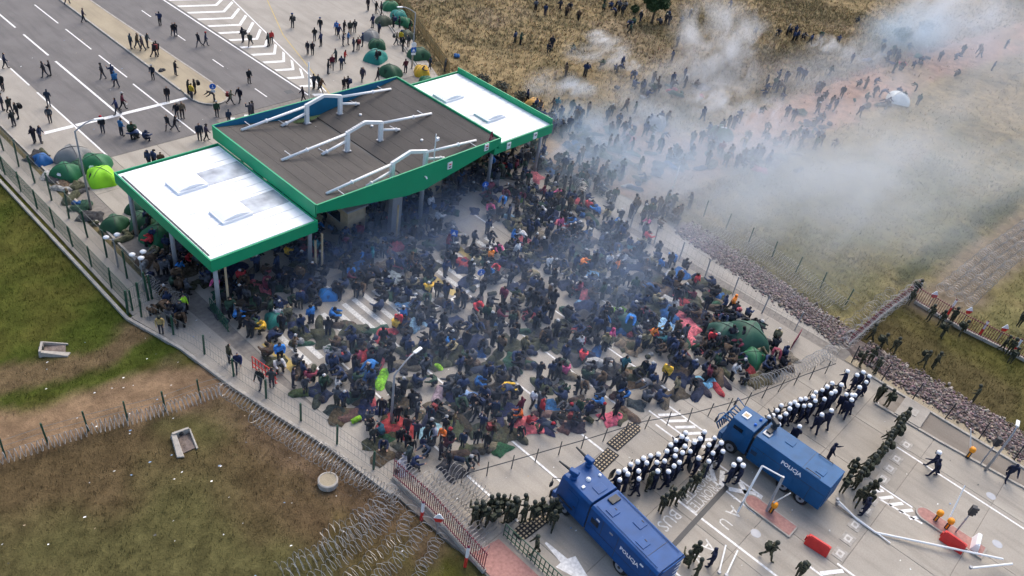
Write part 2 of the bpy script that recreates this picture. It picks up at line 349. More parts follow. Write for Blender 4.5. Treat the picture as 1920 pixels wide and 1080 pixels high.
def grass_field():
    """bent blades, denser near the viewer's end of the place"""
    pts = []
    for (x0, x1, y0, y1, dens) in ((-2, 22, 12, 48, 16), (-2, 17, 48, 75, 16), (57, 75, -16, 36, 13), (62, 105, -6, 34, 6), (60, 150, 34, 96, 5.0), (105, 235, 5, 60, 2.2), (18.9, 20.4, 48, 90, 10)):
        n = int((x1 - x0) * (y1 - y0) * dens); p = RNG.random((n, 2)) * [x1 - x0, y1 - y0] + [x0, y0]; pts.append(p)
    p = np.concatenate(pts); d = ~inside(p[:, 0], p[:, 1], PAVED); p = p[d]
    bare = np.minimum.reduce([seg_dist(p[:, 0], p[:, 1], [(-10, 44.5), (5, 41.2), (12, 39.6), (19, 37.6)]) / 1.6, seg_dist(p[:, 0], p[:, 1], [(66, 37), (103, 34.2), (176, 27), (260, 18)]) / 4.2,
                              np.hypot((p[:, 0] - 68) / 11, (p[:, 1] - 41) / 7.5), seg_dist(p[:, 0], p[:, 1], [(72, 7), (99, 5.2), (130, 3)]) / 2.6])
    p = p[(bare > 1) | (RNG.random(len(p)) < 0.12)]
    p = p[~((p[:, 0] > 17.2) & (p[:, 0] < 19.7) & (p[:, 1] > 46.5))]
    n = len(p); far = sstep(40, 120, np.hypot(p[:, 0], p[:, 1])); far = np.where((p[:, 0] > 60) & (p[:, 1] > 30), far + 0.35, far * 0.4)
    B = 4; q = np.repeat(p, B, 0) + RNG.normal(0, 0.09, (n * B, 2)); fr = np.repeat(far, B); th = RNG.random(n * B) * 2 * np.pi
    L = (0.085 + 0.235 * fr) * (0.6 + 0.8 * RNG.random(n * B)); wd = 0.015 + 0.034 * fr; lean = 0.4 + 0.9 * RNG.random(n * B)
    ca, sa = np.cos(th), np.sin(th); z0 = np.full(n * B, -0.2); h = L * np.cos(lean) * .8 + 0.12; r = L * np.sin(lean) * 1.25
    v = np.stack([np.stack([q[:, 0] - sa * wd, q[:, 1] + ca * wd, z0], 1), np.stack([q[:, 0] + sa * wd, q[:, 1] - ca * wd, z0], 1), np.stack([q[:, 0] + ca * r, q[:, 1] + sa * r, h - 0.12], 1)], 1).reshape(-1, 3)
    f = np.arange(len(v)).reshape(-1, 3); c = ground_paint(q[:, 0], q[:, 1]) * (1.05 + 0.45 * RNG.random((n * B, 1))) * (1 + RNG.normal(0, 0.08, (n * B, 3)))
    stuff(link('grass', raw_mesh('grass', v, f, M_GRASS, np.clip(c, 0.005, 1))))
grass_field()

# ------------------------------------------------------------------ the setting: paving, roads, kerbs
MB().prism(PAVED, -0.40, -0.03).build('pavement', M_JOINT); struct(bpy.data.objects['pavement'])
apron = struct(MB().prism([(22.0, -39), (57.5, -39), (57.5, 68), (22.0, 68)], -0.06, -0.022).build('concrete_apron', M_JOINT))
def slab_mesh(sx, sy):
    m = MB(); b = 0.012; hx, hy = sx / 2 - 0.012, sy / 2 - 0.012
    m.hexa([(-hx, -hy, -0.02), (hx, -hy, -0.02), (hx, hy, -0.02), (-hx, hy, -0.02), (-hx + b, -hy + b, 0), (hx - b, -hy + b, 0), (hx - b, hy - b, 0), (-hx + b, hy - b, 0)])
    return m.mesh('slab', M_CONC)
XE = [22.0, 25.8, 30.1, 34.4, 38.7, 43.0, 47.3, 52.2, 57.5]; YE = [-14.5 + 5.15 * k for k in range(17)]; _sm = {}
for i in range(len(XE) - 1):
    for j in range(len(YE) - 1):
        sx, sy = XE[i + 1] - XE[i], min(YE[j + 1], 68) - YE[j]; k = (round(sx, 2), round(sy, 2))
        if k not in _sm: _sm[k] = slab_mesh(sx, sy)
        link('slab', _sm[k], apron, ((XE[i] + XE[i + 1]) / 2, YE[j] + sy / 2, 0))
road = struct(MB().prism([(25.7, 68.0), (37.2, 68.0), (37.2, 140), (25.7, 140)], -0.035, -0.004).build('road', M_ASPH))
road2 = struct(MB().prism([(37.2, 69.6), (48.6, 69.6), (48.9, 140), (37.2, 140)], -0.035, -0.005).build('road', M_ASPH))
lane = struct(MB().prism([(20.4, 68.0), (25.7, 68.0), (25.7, 140), (20.4, 140)], -0.035, -0.006).build('concrete_lane', M_PATH))
plaza = struct(MB().prism([(48.7, 68.0), (63.4, 68.0), (65.2, 72.2), (69.4, 81.5), (73.6, 90.3), (96, 139), (48.9, 139)], -0.034, -0.007).build('concrete_plaza', M_PATH))
MB().prism([(17.2, 46.7), (19.7, 47.2), (19.7, 140), (17.2, 140)], -0.3, -0.01).build('path', M_PATH); struct(bpy.data.objects['path'])
struct(MB().prism([(17.0, 46.6), (18.3, 41.6), (19.0, 36.4), (19.8, 32.5), (20.8, 28.1), (21.5, 22.7), (23.0, 23.0), (22.4, 28), (21.7, 33), (21.0, 38), (20.6, 44), (20.3, 47.4)], -0.2, -0.012).build('path', M_PATH))
struct(MB().prism([(58.3, 38), (62.0, 37.6), (62.6, 30), (61.9, 20), (60.6, 12), (58.6, 10.4)], -0.2, -0.012).build('path', M_PATH))
struct(MB().prism([(22.0, 16.6), (24.1, 16.2), (24.1, 0), (22.0, 0)], -0.1, 0.02).build('red_paved_walk', M_REDT))
# sandy median with kerb
MED = [(37.5, 140), (37.5, 76.2)] + [(39.3 - 1.8 * math.cos(t), 74.6 - 2.2 * math.sin(t)) for t in np.linspace(0.1, math.pi - 0.1, 9)] + [(41.2, 76.2), (40.5, 100), (40.2, 140)]
med = struct(MB().prism(MED, -0.03, 0.12).build('median', M_SAND)); 
def kerb_line(name, pts, w=0.16, h=0.10, parent=None, m=M_KERB, step=1.0):
    """a run of kerb stones with open joints"""
    root = parent or struct(_empty(name)); k = 0
    sh = {}
    for (ax, ay), (bx, by) in zip(pts[:-1], pts[1:]):
        L = math.hypot(bx - ax, by - ay); n = max(1, round(L / step)); an = math.atan2(by - ay, bx - ax); s = round(L / n, 2)
        if s not in sh: sh[s] = MB().box((0, 0, 0), (s - 0.02, w, h + 0.2)).mesh('kerb_stone', m)
        for i in range(n):
            t = (i + 0.5) / n; link('kerb_stone', sh[s], root, (ax + (bx - ax) * t, ay + (by - ay) * t, h / 2 - 0.1), an)
    return root
def _empty(name):
    o = bpy.data.objects.new(name, None); COL.objects.link(o); return o
kerb_line('kerb', [(p[0] + 0.0, p[1]) for p in MED[1:-2]] , 0.2, 0.14, step=2.0)
kerb_line('kerb', [(37.5, 77), (37.5, 120)], 0.2, 0.14, step=2.0)
kerb_line('kerb', [(41.15, 77), (40.5, 100), (40.3, 120)], 0.2, 0.14, step=2.0)
kerb_line('kerb', [(16.75, 76), (16.75, 46.6), (18.1, 41.6), (18.85, 36.4), (19.65, 32.5), (20.65, 28.1), (21.35, 22.7)], 0.22, 0.10, step=1.5)
kerb_line('kerb', [(20.35, 47.4), (20.35, 90)], 0.16, 0.10, step=1.5)
kerb_line('kerb', [(62.4, 66.0), (65.2, 72.2), (69.4, 81.5), (73.6, 90.3), (80, 103.8)], 0.2, 0.12, step=1.5)
struct(MB().prism([(62.6, 65.8), (65.4, 72.1), (69.6, 81.4), (73.8, 90.2), (79, 101), (80.4, 100.4), (75.2, 89.6), (71.0, 80.8), (66.8, 71.5), (64.0, 65.2)], -0.1, 0.10).build('path', M_KERB))
kerb_line('kerb', [(57.6, 8), (57.6, -14)], 0.2, 0.12, step=1.5)
struct(MB().prism([(57.7, 9.5), (58.6, 9.5), (58.6, -16), (57.7, -16)], -0.2, 0.01).build('sandy_verge', M_SAND))
kerb_line('kerb', [G(1640, 757), G(1760, 828), G(1920, 916), (52.3, -12)], 0.18, 0.12, step=1.5)

_gv = MB(); _gl = [(G(1640, 752)[0], 5.6), G(1640, 752), G(1760, 823), G(1920, 911), (52.6, -12)]
for p, q in zip(_gl[:-1], _gl[1:]): _gv.sheet([p, q, (57.48, q[1]), (57.48, p[1])], .009)
struct(_gv.build('gravel_verge', M_GRAV))
# painted markings, each a child of the surface it lies on
def mark(parent, poly, z=0.004, m=M_WHITE, name='painted_line'):
    return MB().sheet(poly, z).build(name, m, parent)
def bar(parent, a, b, w=0.14, z=0.004, m=M_WHITE, name='painted_line'):
    dx, dy = b[0] - a[0], b[1] - a[1]; L = math.hypot(dx, dy); nx, ny = -dy / L * w / 2, dx / L * w / 2
    return mark(parent, [(a[0] - nx, a[1] - ny), (b[0] - nx, b[1] - ny), (b[0] + nx, b[1] + ny), (a[0] + nx, a[1] + ny)], z, m, name)
def dash(parent, x, y0, y1, w=0.15): bar(parent, (x, y0), (x, y1), w, name='lane_dash')
for y in (98.9, 90.6, 82.4, 107.2, 115.5): dash(road, 34.4, y, y + 6.4)
for y in (97.5, 91.1, 85.0, 79.4): pass
bar(road, (30.0, 69), (30.0, 89.3), 0.22); 
for y0, y1 in ((91.0, 97.4), (99.6, 104.2), (106, 112)): bar(road, (30.0, y0), (30.0, y1), 0.2, name='lane_dash')
bar(road, (34.2, 68.1), (34.2, 80.7), 0.16)
bar(lane, (25.62, 68.1), (25.62, 83.2), 0.16, 0.002)
for y0, y1 in ((85.0, 89.6), (92, 96.6), (99, 103.6)): bar(lane, (25.62, y0), (25.62, y1), 0.16, 0.002, name='lane_dash')
mark(road, [(25.8, 74.75), (37.2, 74.95), (37.2, 75.45), (25.8, 75.25)], 0.006, name='stop_line'); mark(lane, [(22.8, 74.7), (25.5, 74.75), (25.5, 75.25), (22.8, 75.2)], 0.004, name='stop_line')
for y in (71.5, 80.1, 88.4, 96.5, 104.6): dash(road2, 44.35, y, y + 2.3, 0.14)
bar(apron, (48.75, 60), (48.7, 68), 0.18); bar(road2, (48.4, 69.7), (48.25, 139), 0.2)
bar(plaza, (50.6, 69.5), (56.2, 98), 0.16, 0.0); bar(plaza, (56.2, 98), (64, 138), 0.16, 0.0)
bar(plaza, (50.4, 68.2), (55.4, 85.0), 0.10, -0.001, M_YELP); bar(plaza, (55.4, 85), (60.5, 96.5), 0.10, -0.001, M_YELP); bar(plaza, (60.5, 96.5), (78, 136), 0.10, -0.001, M_YELP)
for k in range(16):                                      # chevrons between the converging lines
    y = 70.2 + 2.35 * k; xl = 48.75; xr = 50.6 + (y - 69.5) * 0.196; xm = xl + (xr - xl) * 0.60
    if xr - xl > 1.0:
        t = 0.26
        mark(plaza, [(xl + .1, y + (xm - xl) * .18 - 0.9 + t), (xm, y - 0.9 + (xm - xl) * -.15 + t), (xm, y - 0.9 + (xm - xl) * -.15 - t), (xl + .1, y - 0.9 + (xm - xl) * .18 - t)], 0.0, name='chevron')
        mark(plaza, [(xm + .004, y - 0.9 - (xm - xl) * .15 + t), (xr - .1, y + 0.9 + t), (xr - .1, y + 0.9 - t), (xm + .004, y - 0.9 - (xm - xl) * .15 - t)], 0.0, name='chevron')
for a, b in (((38.6, 66.4), (40.4, 69.0)), ((40.1, 66.0), (41.8, 68.2)), ((37.7, 67.6), (38.8, 69.2))): bar(apron, a, b, 0.55, name='chevron')
bar(apron, (36.9, 72.4 - 4.5), (39.2, 62.0), 0.14); bar(apron, (41.6, 67.9), (43.5, 60), 0.14)
for k in range(23):                                      # zebra crossing below the canopy
    x = 23.9 + 0.97 * k; mark(apron, [(x, 35.0), (x + .42, 35.0), (x + .42, 38.9), (x, 38.9)], m=M_WORN, name='zebra_stripe')
for x in (25.9, 30.2, 34.4, 38.6, 42.9, 47.2):
    bar(apron, (x, 16.3), (x, 33.8), 0.16); bar(apron, (x, 39.6), (x, 42.4), 0.16)
bar(apron, (22.6, 34.3), (51, 34.3), 0.28, name='stop_line')
for x, y0, y1 in ((22.95, 34.5, 38.7), (37.75, 34.6, 39.2), (42.3, 36.2, 39.4), (29.4, 41.2, 43.8)):
    mark(apron, [(x - .35, y0), (x + .35, y0), (x + .35, y1), (x - .35, y1)], 0.007, M_YELP, 'tactile_strip')
# yard of the police line
bar(apron, (35.0, 11.2), (35.2, -9), 0.16); bar(apron, (30.4, 15.8), (30.5, 6), 0.14); bar(apron, (39.3, 15.5), (39.3, 12), 0.14)
mark(apron, [(32.0, 8.72), (38.6, 8.92), (38.6, 9.24), (32.0, 9.04)], 0.008, M_DARKM, 'drain_grate')
def ground_text(t, x, y, size, rz=math.pi, w=1.0):
    me = text_mesh(t, size, 0, 0.0); me.materials.clear(); me.materials.append(M_WORN); o = link('ground_lettering', me, apron, (x, y, 0.006), rz); o.scale = (w, 1.25, 1); return o
ground_text('PRIORYTET', 36.9, 10.45, 0.82, w=0.80); ground_text('PRIORYTET', 36.6, 9.65, 0.80, w=0.80); ground_text('BUS', 33.3, 10.15, 0.95, w=1.15)
ground_text('A', 37.1, 7.7, 1.0, w=1.2); ground_text('U', 35.9, 7.6, .95, w=1.0); ground_text('A', 33.6, 7.4, .95, w=1.2); ground_text('V', 32.4, 7.5, .95)
for (a, b) in (((39.4, 11.0), (38.3, 9.9)), ((39.5, 10.0), (38.2, 9.3)), ((38.5, 8.9), (39.6, 7.4)), ((39.6, 8.7), (38.6, 7.0)), ((39.7, 7.2), (38.8, 6.9))): bar(apron, a, b, 0.34, name='hatch_stripe')
bar(apron, (38.25, 11.2), (38.15, 6.6), 0.14); bar(apron, (39.75, 11.4), (39.75, 7.0), 0.14)
for k in range(5): bar(apron, (46.1, 2.2 - .7 * k), (47.0, 1.6 - .7 * k), 0.24, name='hatch_stripe')
bar(apron, (45.9, 2.6), (46.4, -1.4), 0.14); bar(apron, (47.2, 2.4), (47.2, -0.4), 0.14)
for k in range(6): bar(apron, (37.4, 1.6 - .8 * k), (38.7, 0.7 - .8 * k), 0.26, name='hatch_stripe')
bar(apron, (37.3, 2.6), (37.4, -9), 0.14); bar(apron, (38.9, 1.2), (38.9, -9), 0.14); bar(apron, (51.8, 2.6), (51.7, -9), 0.14)
for k in range(6): bar(apron, (40.2 + .0 * k, 15.9 - .75 * k), (41.4, 15.0 - .75 * k), 0.24, name='hatch_stripe')
bar(apron, (40.0, 16.6), (40.0, 12.4), 0.14); bar(apron, (41.55, 16.2), (41.55, 12.6), 0.14)
mark(apron, [(26.0, 14.2), (26.15, 14.2), (26.25, 12.6), (26.75, 12.4), (26.0, 10.3), (25.3, 12.7), (25.75, 12.7)], name='painted_arrow')
for p in ((50.6, 2.15), (49.3, 2.1), (47.95, 2.05), (52.6, 2.2), (42.6, 1.7), (41.2, 1.55), (39.7, 1.4), (45.6, 1.8), (44.4, 1.7)):   # light concrete pads with an inner ring
    r = MB().box((p[0], p[1], 0.0), (0.95, 0.78, 0.06)).build('equipment_pad', M_KERB, apron, bevel=0.015)
    MB().box((p[0], p[1], 0.034), (0.55, 0.42, 0.012)).build('pad_cover', M_PADC, r); MB().lathe([(0.13, 0), (0.13, 0.012)], (p[0], p[1], 0.041), 10).build('cover_ring', M_KERB, r)
for (px, py) in ((1858, 930), (1870, 1020), (1417, 1000)):
    x, y = G(px, py); MB().lathe([(0.33, 0.002), (0.33, 0.008), (0.28, 0.010)], (x, y, 0), 14).build('manhole_cover', M_GREYM, apron)
MB().sheet([(46.6, 71.0), (47.5, 71.0), (47.5, 71.8), (46.6, 71.8)], 0.0).build('drain_grate', M_DARKM, road2)
# raised islands
def island(label, c, L, W):
    o = thing('traffic_island', label, 'traffic island', (c[0], c[1], 0)); n = 10
    P = [(W * math.cos(t), L / 2 - W + W * math.sin(t)) for t in np.linspace(0, math.pi, n)] + [(-W, -L / 2), (W, -L / 2)]
    MB().prism(P, -0.02, 0.13).build('kerb', M_KERB, o); MB().prism([(x * .84, y * .95) for x, y in P], 0.1, 0.137).build('red_paving', M_REDT, o); return o
island('rounded red paved island with pale kerb holding two orange barrier posts', (47.25, -2.9), 4.6, 0.62)
island('rounded red paved island with pale kerb beside the right water cannon truck', (38.75, 6.0), 3.6, 0.60)

# ------------------------------------------------------------------ the canopy over the crossing
cp = thing('canopy', 'green-edged border crossing canopy with dark middle roof and two white side roofs', 'canopy', (40, 50, 0))
def C(b, name, m, parent=cp, smooth=False, bevel=0.0):
    b.v = [(x - 40, y - 50, z) for x, y, z in b.v]; return b.build(name, m, parent, smooth, bevel=bevel)
def side_roof(x0, x1, y0, y1, z, zf, skies, gut):
    n = 12; st = (y1 - y0 - .3) / n
    for k in range(n):                                    # white sheets laid across, lapped seams between them
        yy = y0 + .15 + st * k
        C(MB().hexa([(x0 + .16, yy + .012, z - .12), (x1 - .02, yy + .012, z - .12), (x1 - .02, yy + st - .012, z - .12), (x0 + .16, yy + st - .012, z - .12),
                     (x0 + .16, yy + .03, z), (x1 - .02, yy + .03, z), (x1 - .02, yy + st - .03, z), (x0 + .16, yy + st - .03, z)]), 'roof_sheet', M_ROOFW)
    C(MB().box(((x0 + x1) / 2, (y0 + y1) / 2, z - .45), (x1 - x0 - .3, y1 - y0 - .3, .5)), 'soffit', M_GREYM)
    for (sx, sy, side) in skies:
        o = C(MB().box((sx, sy, z + .09), (2.5, 2.0, .24)), 'skylight', M_ROOFW, bevel=.03)
        d = MB()
        for i in range(7):
            for j in range(2): d.v.append((sx - 1.14 + .38 * i, sy - .88 + 1.76 * j, z + .22 + .26 * math.sin(math.pi * i / 6)))
        d.f = [(2 * i, 2 * i + 2, 2 * i + 3, 2 * i + 1) for i in range(6)] + [tuple(2 * i for i in range(6, -1, -1)), tuple(2 * i + 1 for i in range(7))]; d.m = [0] * len(d.f)
        C(d, 'dome', M_ROOFW, o)
        fx0, fx1 = sorted((sx + side * 1.3, (x1 - .2) if side > 0 else (x0 + .2))); C(MB().box(((fx0 + fx1) / 2, sy + .1, z + .008), (fx1 - fx0, 2.1, .02)), 'galvanised_flashing', M_GALV)
    if gut: C(MB().box((x0 + .30, (y0 + y1) / 2, z + .012), (.14, y1 - y0 - 1.2, .03)), 'gutter', M_DARKM)
    for (a, b, sz) in (((x0 + .06, (y0 + y1) / 2), None, (.12, y1 - y0 + .0)), (((x0 + x1) / 2, y0 - .065), None, (x1 - x0, .12)), (((x0 + x1) / 2, y1 + .065), None, (x1 - x0, .12)), ((x1 - .06, (y0 + y1) / 2), None, (.12, y1 - y0))):
        C(MB().box((a[0], a[1], (zf + z + .10) / 2), (sz[0], sz[1], z + .10 - zf)), 'fascia', M_GREEN, bevel=.012)
side_roof(21.4, 30.2, 42.65, 56.35, 5.5, 4.62, [(25.0, 52.1, 1), (25.6, 46.9, 1)], True)
side_roof(50.35, 58.5, 43.65, 57.2, 5.5, 4.62, [(53.6, 53.4, -1.0), (54.3, 48.2, -1.0)], False)
C(MB().box((58.44, 50.42, 5.86), (.12, 13.5, .5)), 'parapet', M_GREEN, bevel=.012)
xl, xm, xr, yf, yb, ZT = 30.3, 40.4, 50.2, 42.9, 57.3, 6.8; ZV = 5.02
for (a, b, za, zb) in ((xl + .12, xm - .15, 6.62, ZV), (xm + .15, xr - .12, ZV, 6.62)):       # two slopes falling to the middle gutter
    n = 8; 
    for k in range(n):
        t0, t1 = k / n, (k + 1) / n; X0, X1 = a + (b - a) * t0, a + (b - a) * t1; Z0, Z1 = za + (zb - za) * t0, za + (zb - za) * t1
        C(MB().hexa([(X0 + .008, yf + .05, Z0 - .2), (X1 - .008, yf + .05, Z1 - .2), (X1 - .008, yb - .05, Z1 - .2), (X0 + .008, yb - .05, Z0 - .2), (X0 + .008, yf + .05, Z0), (X1 - .008, yf + .05, Z1), (X1 - .008, yb - .05, Z1), (X0 + .008, yb - .05, Z0)]), 'roofing_strip', M_ROOFD)
C(MB().box((xm, (yf + yb) / 2, ZV - .12), (.30, yb - yf - .1, .1)), 'valley_gutter', M_DARKM)
C(MB().hexa([(xl + .1, yf + .06, 6.28), (xm, yf + .06, 4.66), (xm, yb - .06, 4.66), (xl + .1, yb - .06, 6.28), (xl + .1, yf + .06, 6.40), (xm, yf + .06, 4.80), (xm, yb - .06, 4.80), (xl + .1, yb - .06, 6.40)]), 'soffit', M_GREYM)
C(MB().hexa([(xm, yf + .06, 4.66), (xr - .1, yf + .06, 6.28), (xr - .1, yb - .06, 6.28), (xm, yb - .06, 4.66), (xm, yf + .06, 4.80), (xr - .1, yf + .06, 6.40), (xr - .1, yb - .06, 6.40), (xm, yb - .06, 4.80)]), 'soffit', M_GREYM)
def vee(y, m, t=.12):
    P = [(xl, ZT), (xl, 6.05), (xm - 1.2, 4.50), (xm + .8, 4.42), (xr, 6.05), (xr, ZT)]; b = MB(); n = len(P)
    b.add([(x, y - t / 2, z) for x, z in P] + [(x, y + t / 2, z) for x, z in P], [tuple(range(n)), tuple(range(2 * n - 1, n - 1, -1))] + [(i, n + i, n + (i + 1) % n, (i + 1) % n) for i in range(n)]); return b
C(vee(yf - .07, 0), 'fascia', M_GREEN); C(vee(yb + .07, 0), 'fascia', M_GREEN)
C(MB().add([(xl + .15, yb - .004, 6.62), (xm, yb - .004, ZV - .05), (xr - .15, yb - .004, 6.62), (xr - .15, yb - .004, ZT - .02), (xl + .15, yb - .004, ZT - .02), (xm, yb - .004, ZT - .02)], [(0, 1, 5, 4), (1, 2, 3, 5)]), 'inner_lining', M_BLUEP)
for x in (xl, xr): C(MB().box((x, (yf + yb) / 2, (5.62 + ZT) / 2), (.14, yb - yf - .0, ZT - 5.62)), 'fascia', M_GREEN, bevel=.012)
for gi, y in enumerate((44.2, 50.2, 56.1)):                               # tube girders standing over the valley
    for x in (38.75, 42.4): g = C(MB().box((x, y, 6.0), (.36, .30, 2.1)), 'girder_post', M_STEEL, bevel=.02); C(MB().box((x, y, ZV + .32), (.6, .5, .06)), 'base_plate', M_GREYM, g)
    b = MB()
    for (p, q) in (((38.58, 7.08), (40.6, 7.62)), ((40.6, 7.62), (42.56, 7.08))):
        b.hexa([(p[0], y - .11, p[1] - .2), (q[0], y - .11, q[1] - .2), (q[0], y + .11, q[1] - .2), (p[0], y + .11, p[1] - .2), (p[0], y - .11, p[1] + .08), (q[0], y - .11, q[1] + .08), (q[0], y + .11, q[1] + .08), (p[0], y + .11, p[1] + .08)])
    bm = C(b, 'girder_beam', M_STEEL)
    if gi == 1:
        for k in range(8): C(MB().box((38.8 + .21 * k, y, 7.08 + (38.8 + .21 * k - 38.58) * .267 + .085), (.09, .09, .02)), 'beam_hole', M_DARKM, bm)
    for (p, q) in (((38.6, 6.98), (32.2, 6.42)), ((42.55, 6.98), (48.4, 6.40)), ((38.6, 6.3), (36.1, 5.76)), ((42.55, 6.3), (44.6, 5.78))):
        t = C(MB().tube([(p[0], y, p[1]), (q[0], y, q[1])], .115, 10), 'girder_tube', M_STEEL, smooth=True)
        s_ = .62 if abs(p[0] - q[0]) > 4 else .8; cx, cz = p[0] + (q[0] - p[0]) * s_, p[1] + (q[1] - p[1]) * s_
        C(MB().tube([(cx - .06, y, cz), (cx + .06, y, cz)], .18, 10), 'flange', M_STEEL, t)
        u = p[0] + (q[0] - p[0]) * .85; C(MB().tube([(u, y, p[1] + (q[1] - p[1]) * .85), (u, y + (1.0 if gi else -1.0), p[1] + (q[1] - p[1]) * .85 - (.0 if abs(p[0] - q[0]) > 4 else .1))], .03, 6), 'tie_rod', M_STEEL)
for (x, y, r, h) in ((22.0, 43.2, .17, 4.7), (30.4, 43.9, .17, 4.7), (22.0, 49.3, .17, 4.7), (22.0, 55.6, .17, 4.7), (30.4, 49.3, .17, 5.4), (42.4, 44.3, .20, 5.2), (51.5, 44.8, .17, 4.7), (58.0, 44.4, .17, 4.7), (58.0, 50.6, .17, 4.7), (58.0, 56.4, .17, 4.7), (51.5, 56.2, .17, 4.7), (39, 55.4, .2, 5.2)):
    C(MB().tube([(x, y, 0), (x, y, h)], r, 12), 'column', M_GREYM, smooth=True)
C(MB().box((39.4, 44.3, 2.6), (1.1, .55, 5.2)), 'pylon', M_GREYM, bevel=.03)
for (x, z) in ((43.9, 5.95), (48.3, 6.42)):
    o = C(MB().box((x, yf - .17, z), (.52, .10, .66)), 'lane_signal', M_STEEL, bevel=.03); C(MB().box((x, yf - .225, z + .13), (.26, .02, .12)), 'signal_lamp', M_REDB, o); C(MB().box((x, yf - .225, z - .13), (.26, .02, .12)), 'signal_lamp', M_DARKM, o)
for x in (52.2, 55.9):
    o = C(MB().box((x, 43.65 - .17, 5.1), (.52, .10, .66)), 'lane_signal', M_STEEL, bevel=.03); C(MB().box((x, 43.65 - .225, 5.2), (.26, .02, .14)), 'signal_lamp', M_DARKM, o)
o = C(MB().tube([(41.1, yf - .1, 5.75), (41.1, yf - .32, 5.8), (41.1, yf - .42, 5.66)], .07, 8), 'floodlight', M_STEEL)
for (x, y) in ((43.6, 54.6), (43.2, 52.4), (45.0, 47.6)): C(MB().lathe([(.13, 0), (.13, .12), (.02, .16)], (x, y, ZV + (x - 40.4) * .163 - .02), 8), 'roof_vent', M_STEEL)
C(MB().add([(38.0 + 1.6 * math.cos(t) * (1 + .25 * math.sin(3 * t)) + .9, 56.5 + .32 * math.sin(t), ZV + .42) for t in np.linspace(0, 6.0, 12)], [tuple(range(12))]), 'moss_patch', M_LEAF)
cpole = thing('camera_pole', 'thin pole with white surveillance camera rising from the middle roof front', 'camera', (42.9, 43.7, 5.4))
MB().tube([(0, 0, 0), (0, 0, 3.4)], .05, 8).build('pole', M_STEEL, cpole); MB().box((.16, -.05, 2.9), (.34, .2, .3), .3).build('camera_housing', M_HELM, cpole, bevel=.04)
wp = thing('warning_sign', 'red and white triangular sign leaning on the roof edge', 'sign', (49.4, 43.3, 6.6), .4)
b = MB()
for i in range(3):
    a0, a1 = math.pi / 2 + 2 * math.pi * i / 3, math.pi / 2 + 2 * math.pi * (i + 1) / 3; b.tube([(.45 * math.cos(a0), 0, .35 + .45 * math.sin(a0)), (.45 * math.cos(a1), 0, .35 + .45 * math.sin(a1))], .07, 6)
b.build('rim', M_REDM, wp)
for (px, py, h, lab) in ((430, 585, 4.6, 'cream height gauge post beside the front left canopy corner'), (592, 512, 3.2, 'left cream height gauge post of the pair by the canopy step'), (604, 510, 3.8, 'right cream height gauge post of the pair by the canopy step'), (743, 447, 3.4, 'pinkish height gauge post beside the wide grey canopy pylon')):
    x, y = G(px, py); o = thing('gauge_post', lab, 'post', (x, y, 0)); MB().tube([(0, 0, 0), (0, 0, h)], .09, 8).build('post', M_BEIGE, o); MB().lathe([(.2, 0), (.2, .12), (.1, .16)], n=10).build('base', M_DARKM, o)
for (x, y, rz, lab) in ((36.4, 47.5, 0, 'beige control booth under the left half of the dark middle roof'), (46.2, 48.5, 0, 'beige control booth under the right half of the dark middle roof')):
    o = thing('control_booth', lab, 'booth', (x, y, 0)); MB().box((0, 0, 1.3), (1.9, 3.6, 2.6)).build('wall', M_BEIGE, o, bevel=.02); MB().box((0, 0, 2.68), (2.2, 3.9, .16)).build('roof', M_GREYM, o)
    for s in (-1, 1):
        w_ = MB().box((s * .955, .3, 1.6), (.02, 2.2, 1.0)).build('window', M_GLASS, o); MB().box((s * .965, .3, 1.06), (.06, 2.3, .06)).build('sill', M_GREYM, w_)

# ------------------------------------------------------------------ the two water cannon trucks
def wheel(parent, x, y, r=.52):
    sx = 1 if x > 0 else -1
    w_ = MB(); w_.tube([(-.16, 0, 0), (-.14, 0, 0), (.14, 0, 0), (.16, 0, 0)], [r * .86, r, r, r * .86], 20)
    o = w_.build('wheel', M_RUBBER, parent, loc=(x, y, r)); MB().tube([(sx * .12, 0, 0), (sx * .175, 0, 0)], r * .6, 14).build('rim', M_GREYM, o); MB().tube([(sx * .17, 0, 0), (sx * .20, 0, 0)], r * .2, 8).build('hub', M_DARKM, o)
def cannon(parent, x, y, z, yaw, m):
    o = MB().lathe([(.20, 0), (.24, .1), (.16, .18), (.16, .34)], n=12).build('water_cannon', m, parent, loc=(x, y, z), rz=yaw)
    MB().box((0, .05, .48), (.34, .62, .34)).build('housing', m, o, bevel=.06); MB().tube([(0, .3, .5), (0, .75, .58), (0, 1.15, .66)], [.09, .07, .05], 10).build('nozzle', M_DARKM, o)
def policja(parent, x, y, z, left):
    me = text_mesh('POLICJA', .40, 0, .012); me.materials.clear(); me.materials.append(M_HELM); o = link('lettering', me, parent, (x, y, z))
    o.rotation_euler = (R_(90), 0, R_(-90) if left else R_(90)); return o
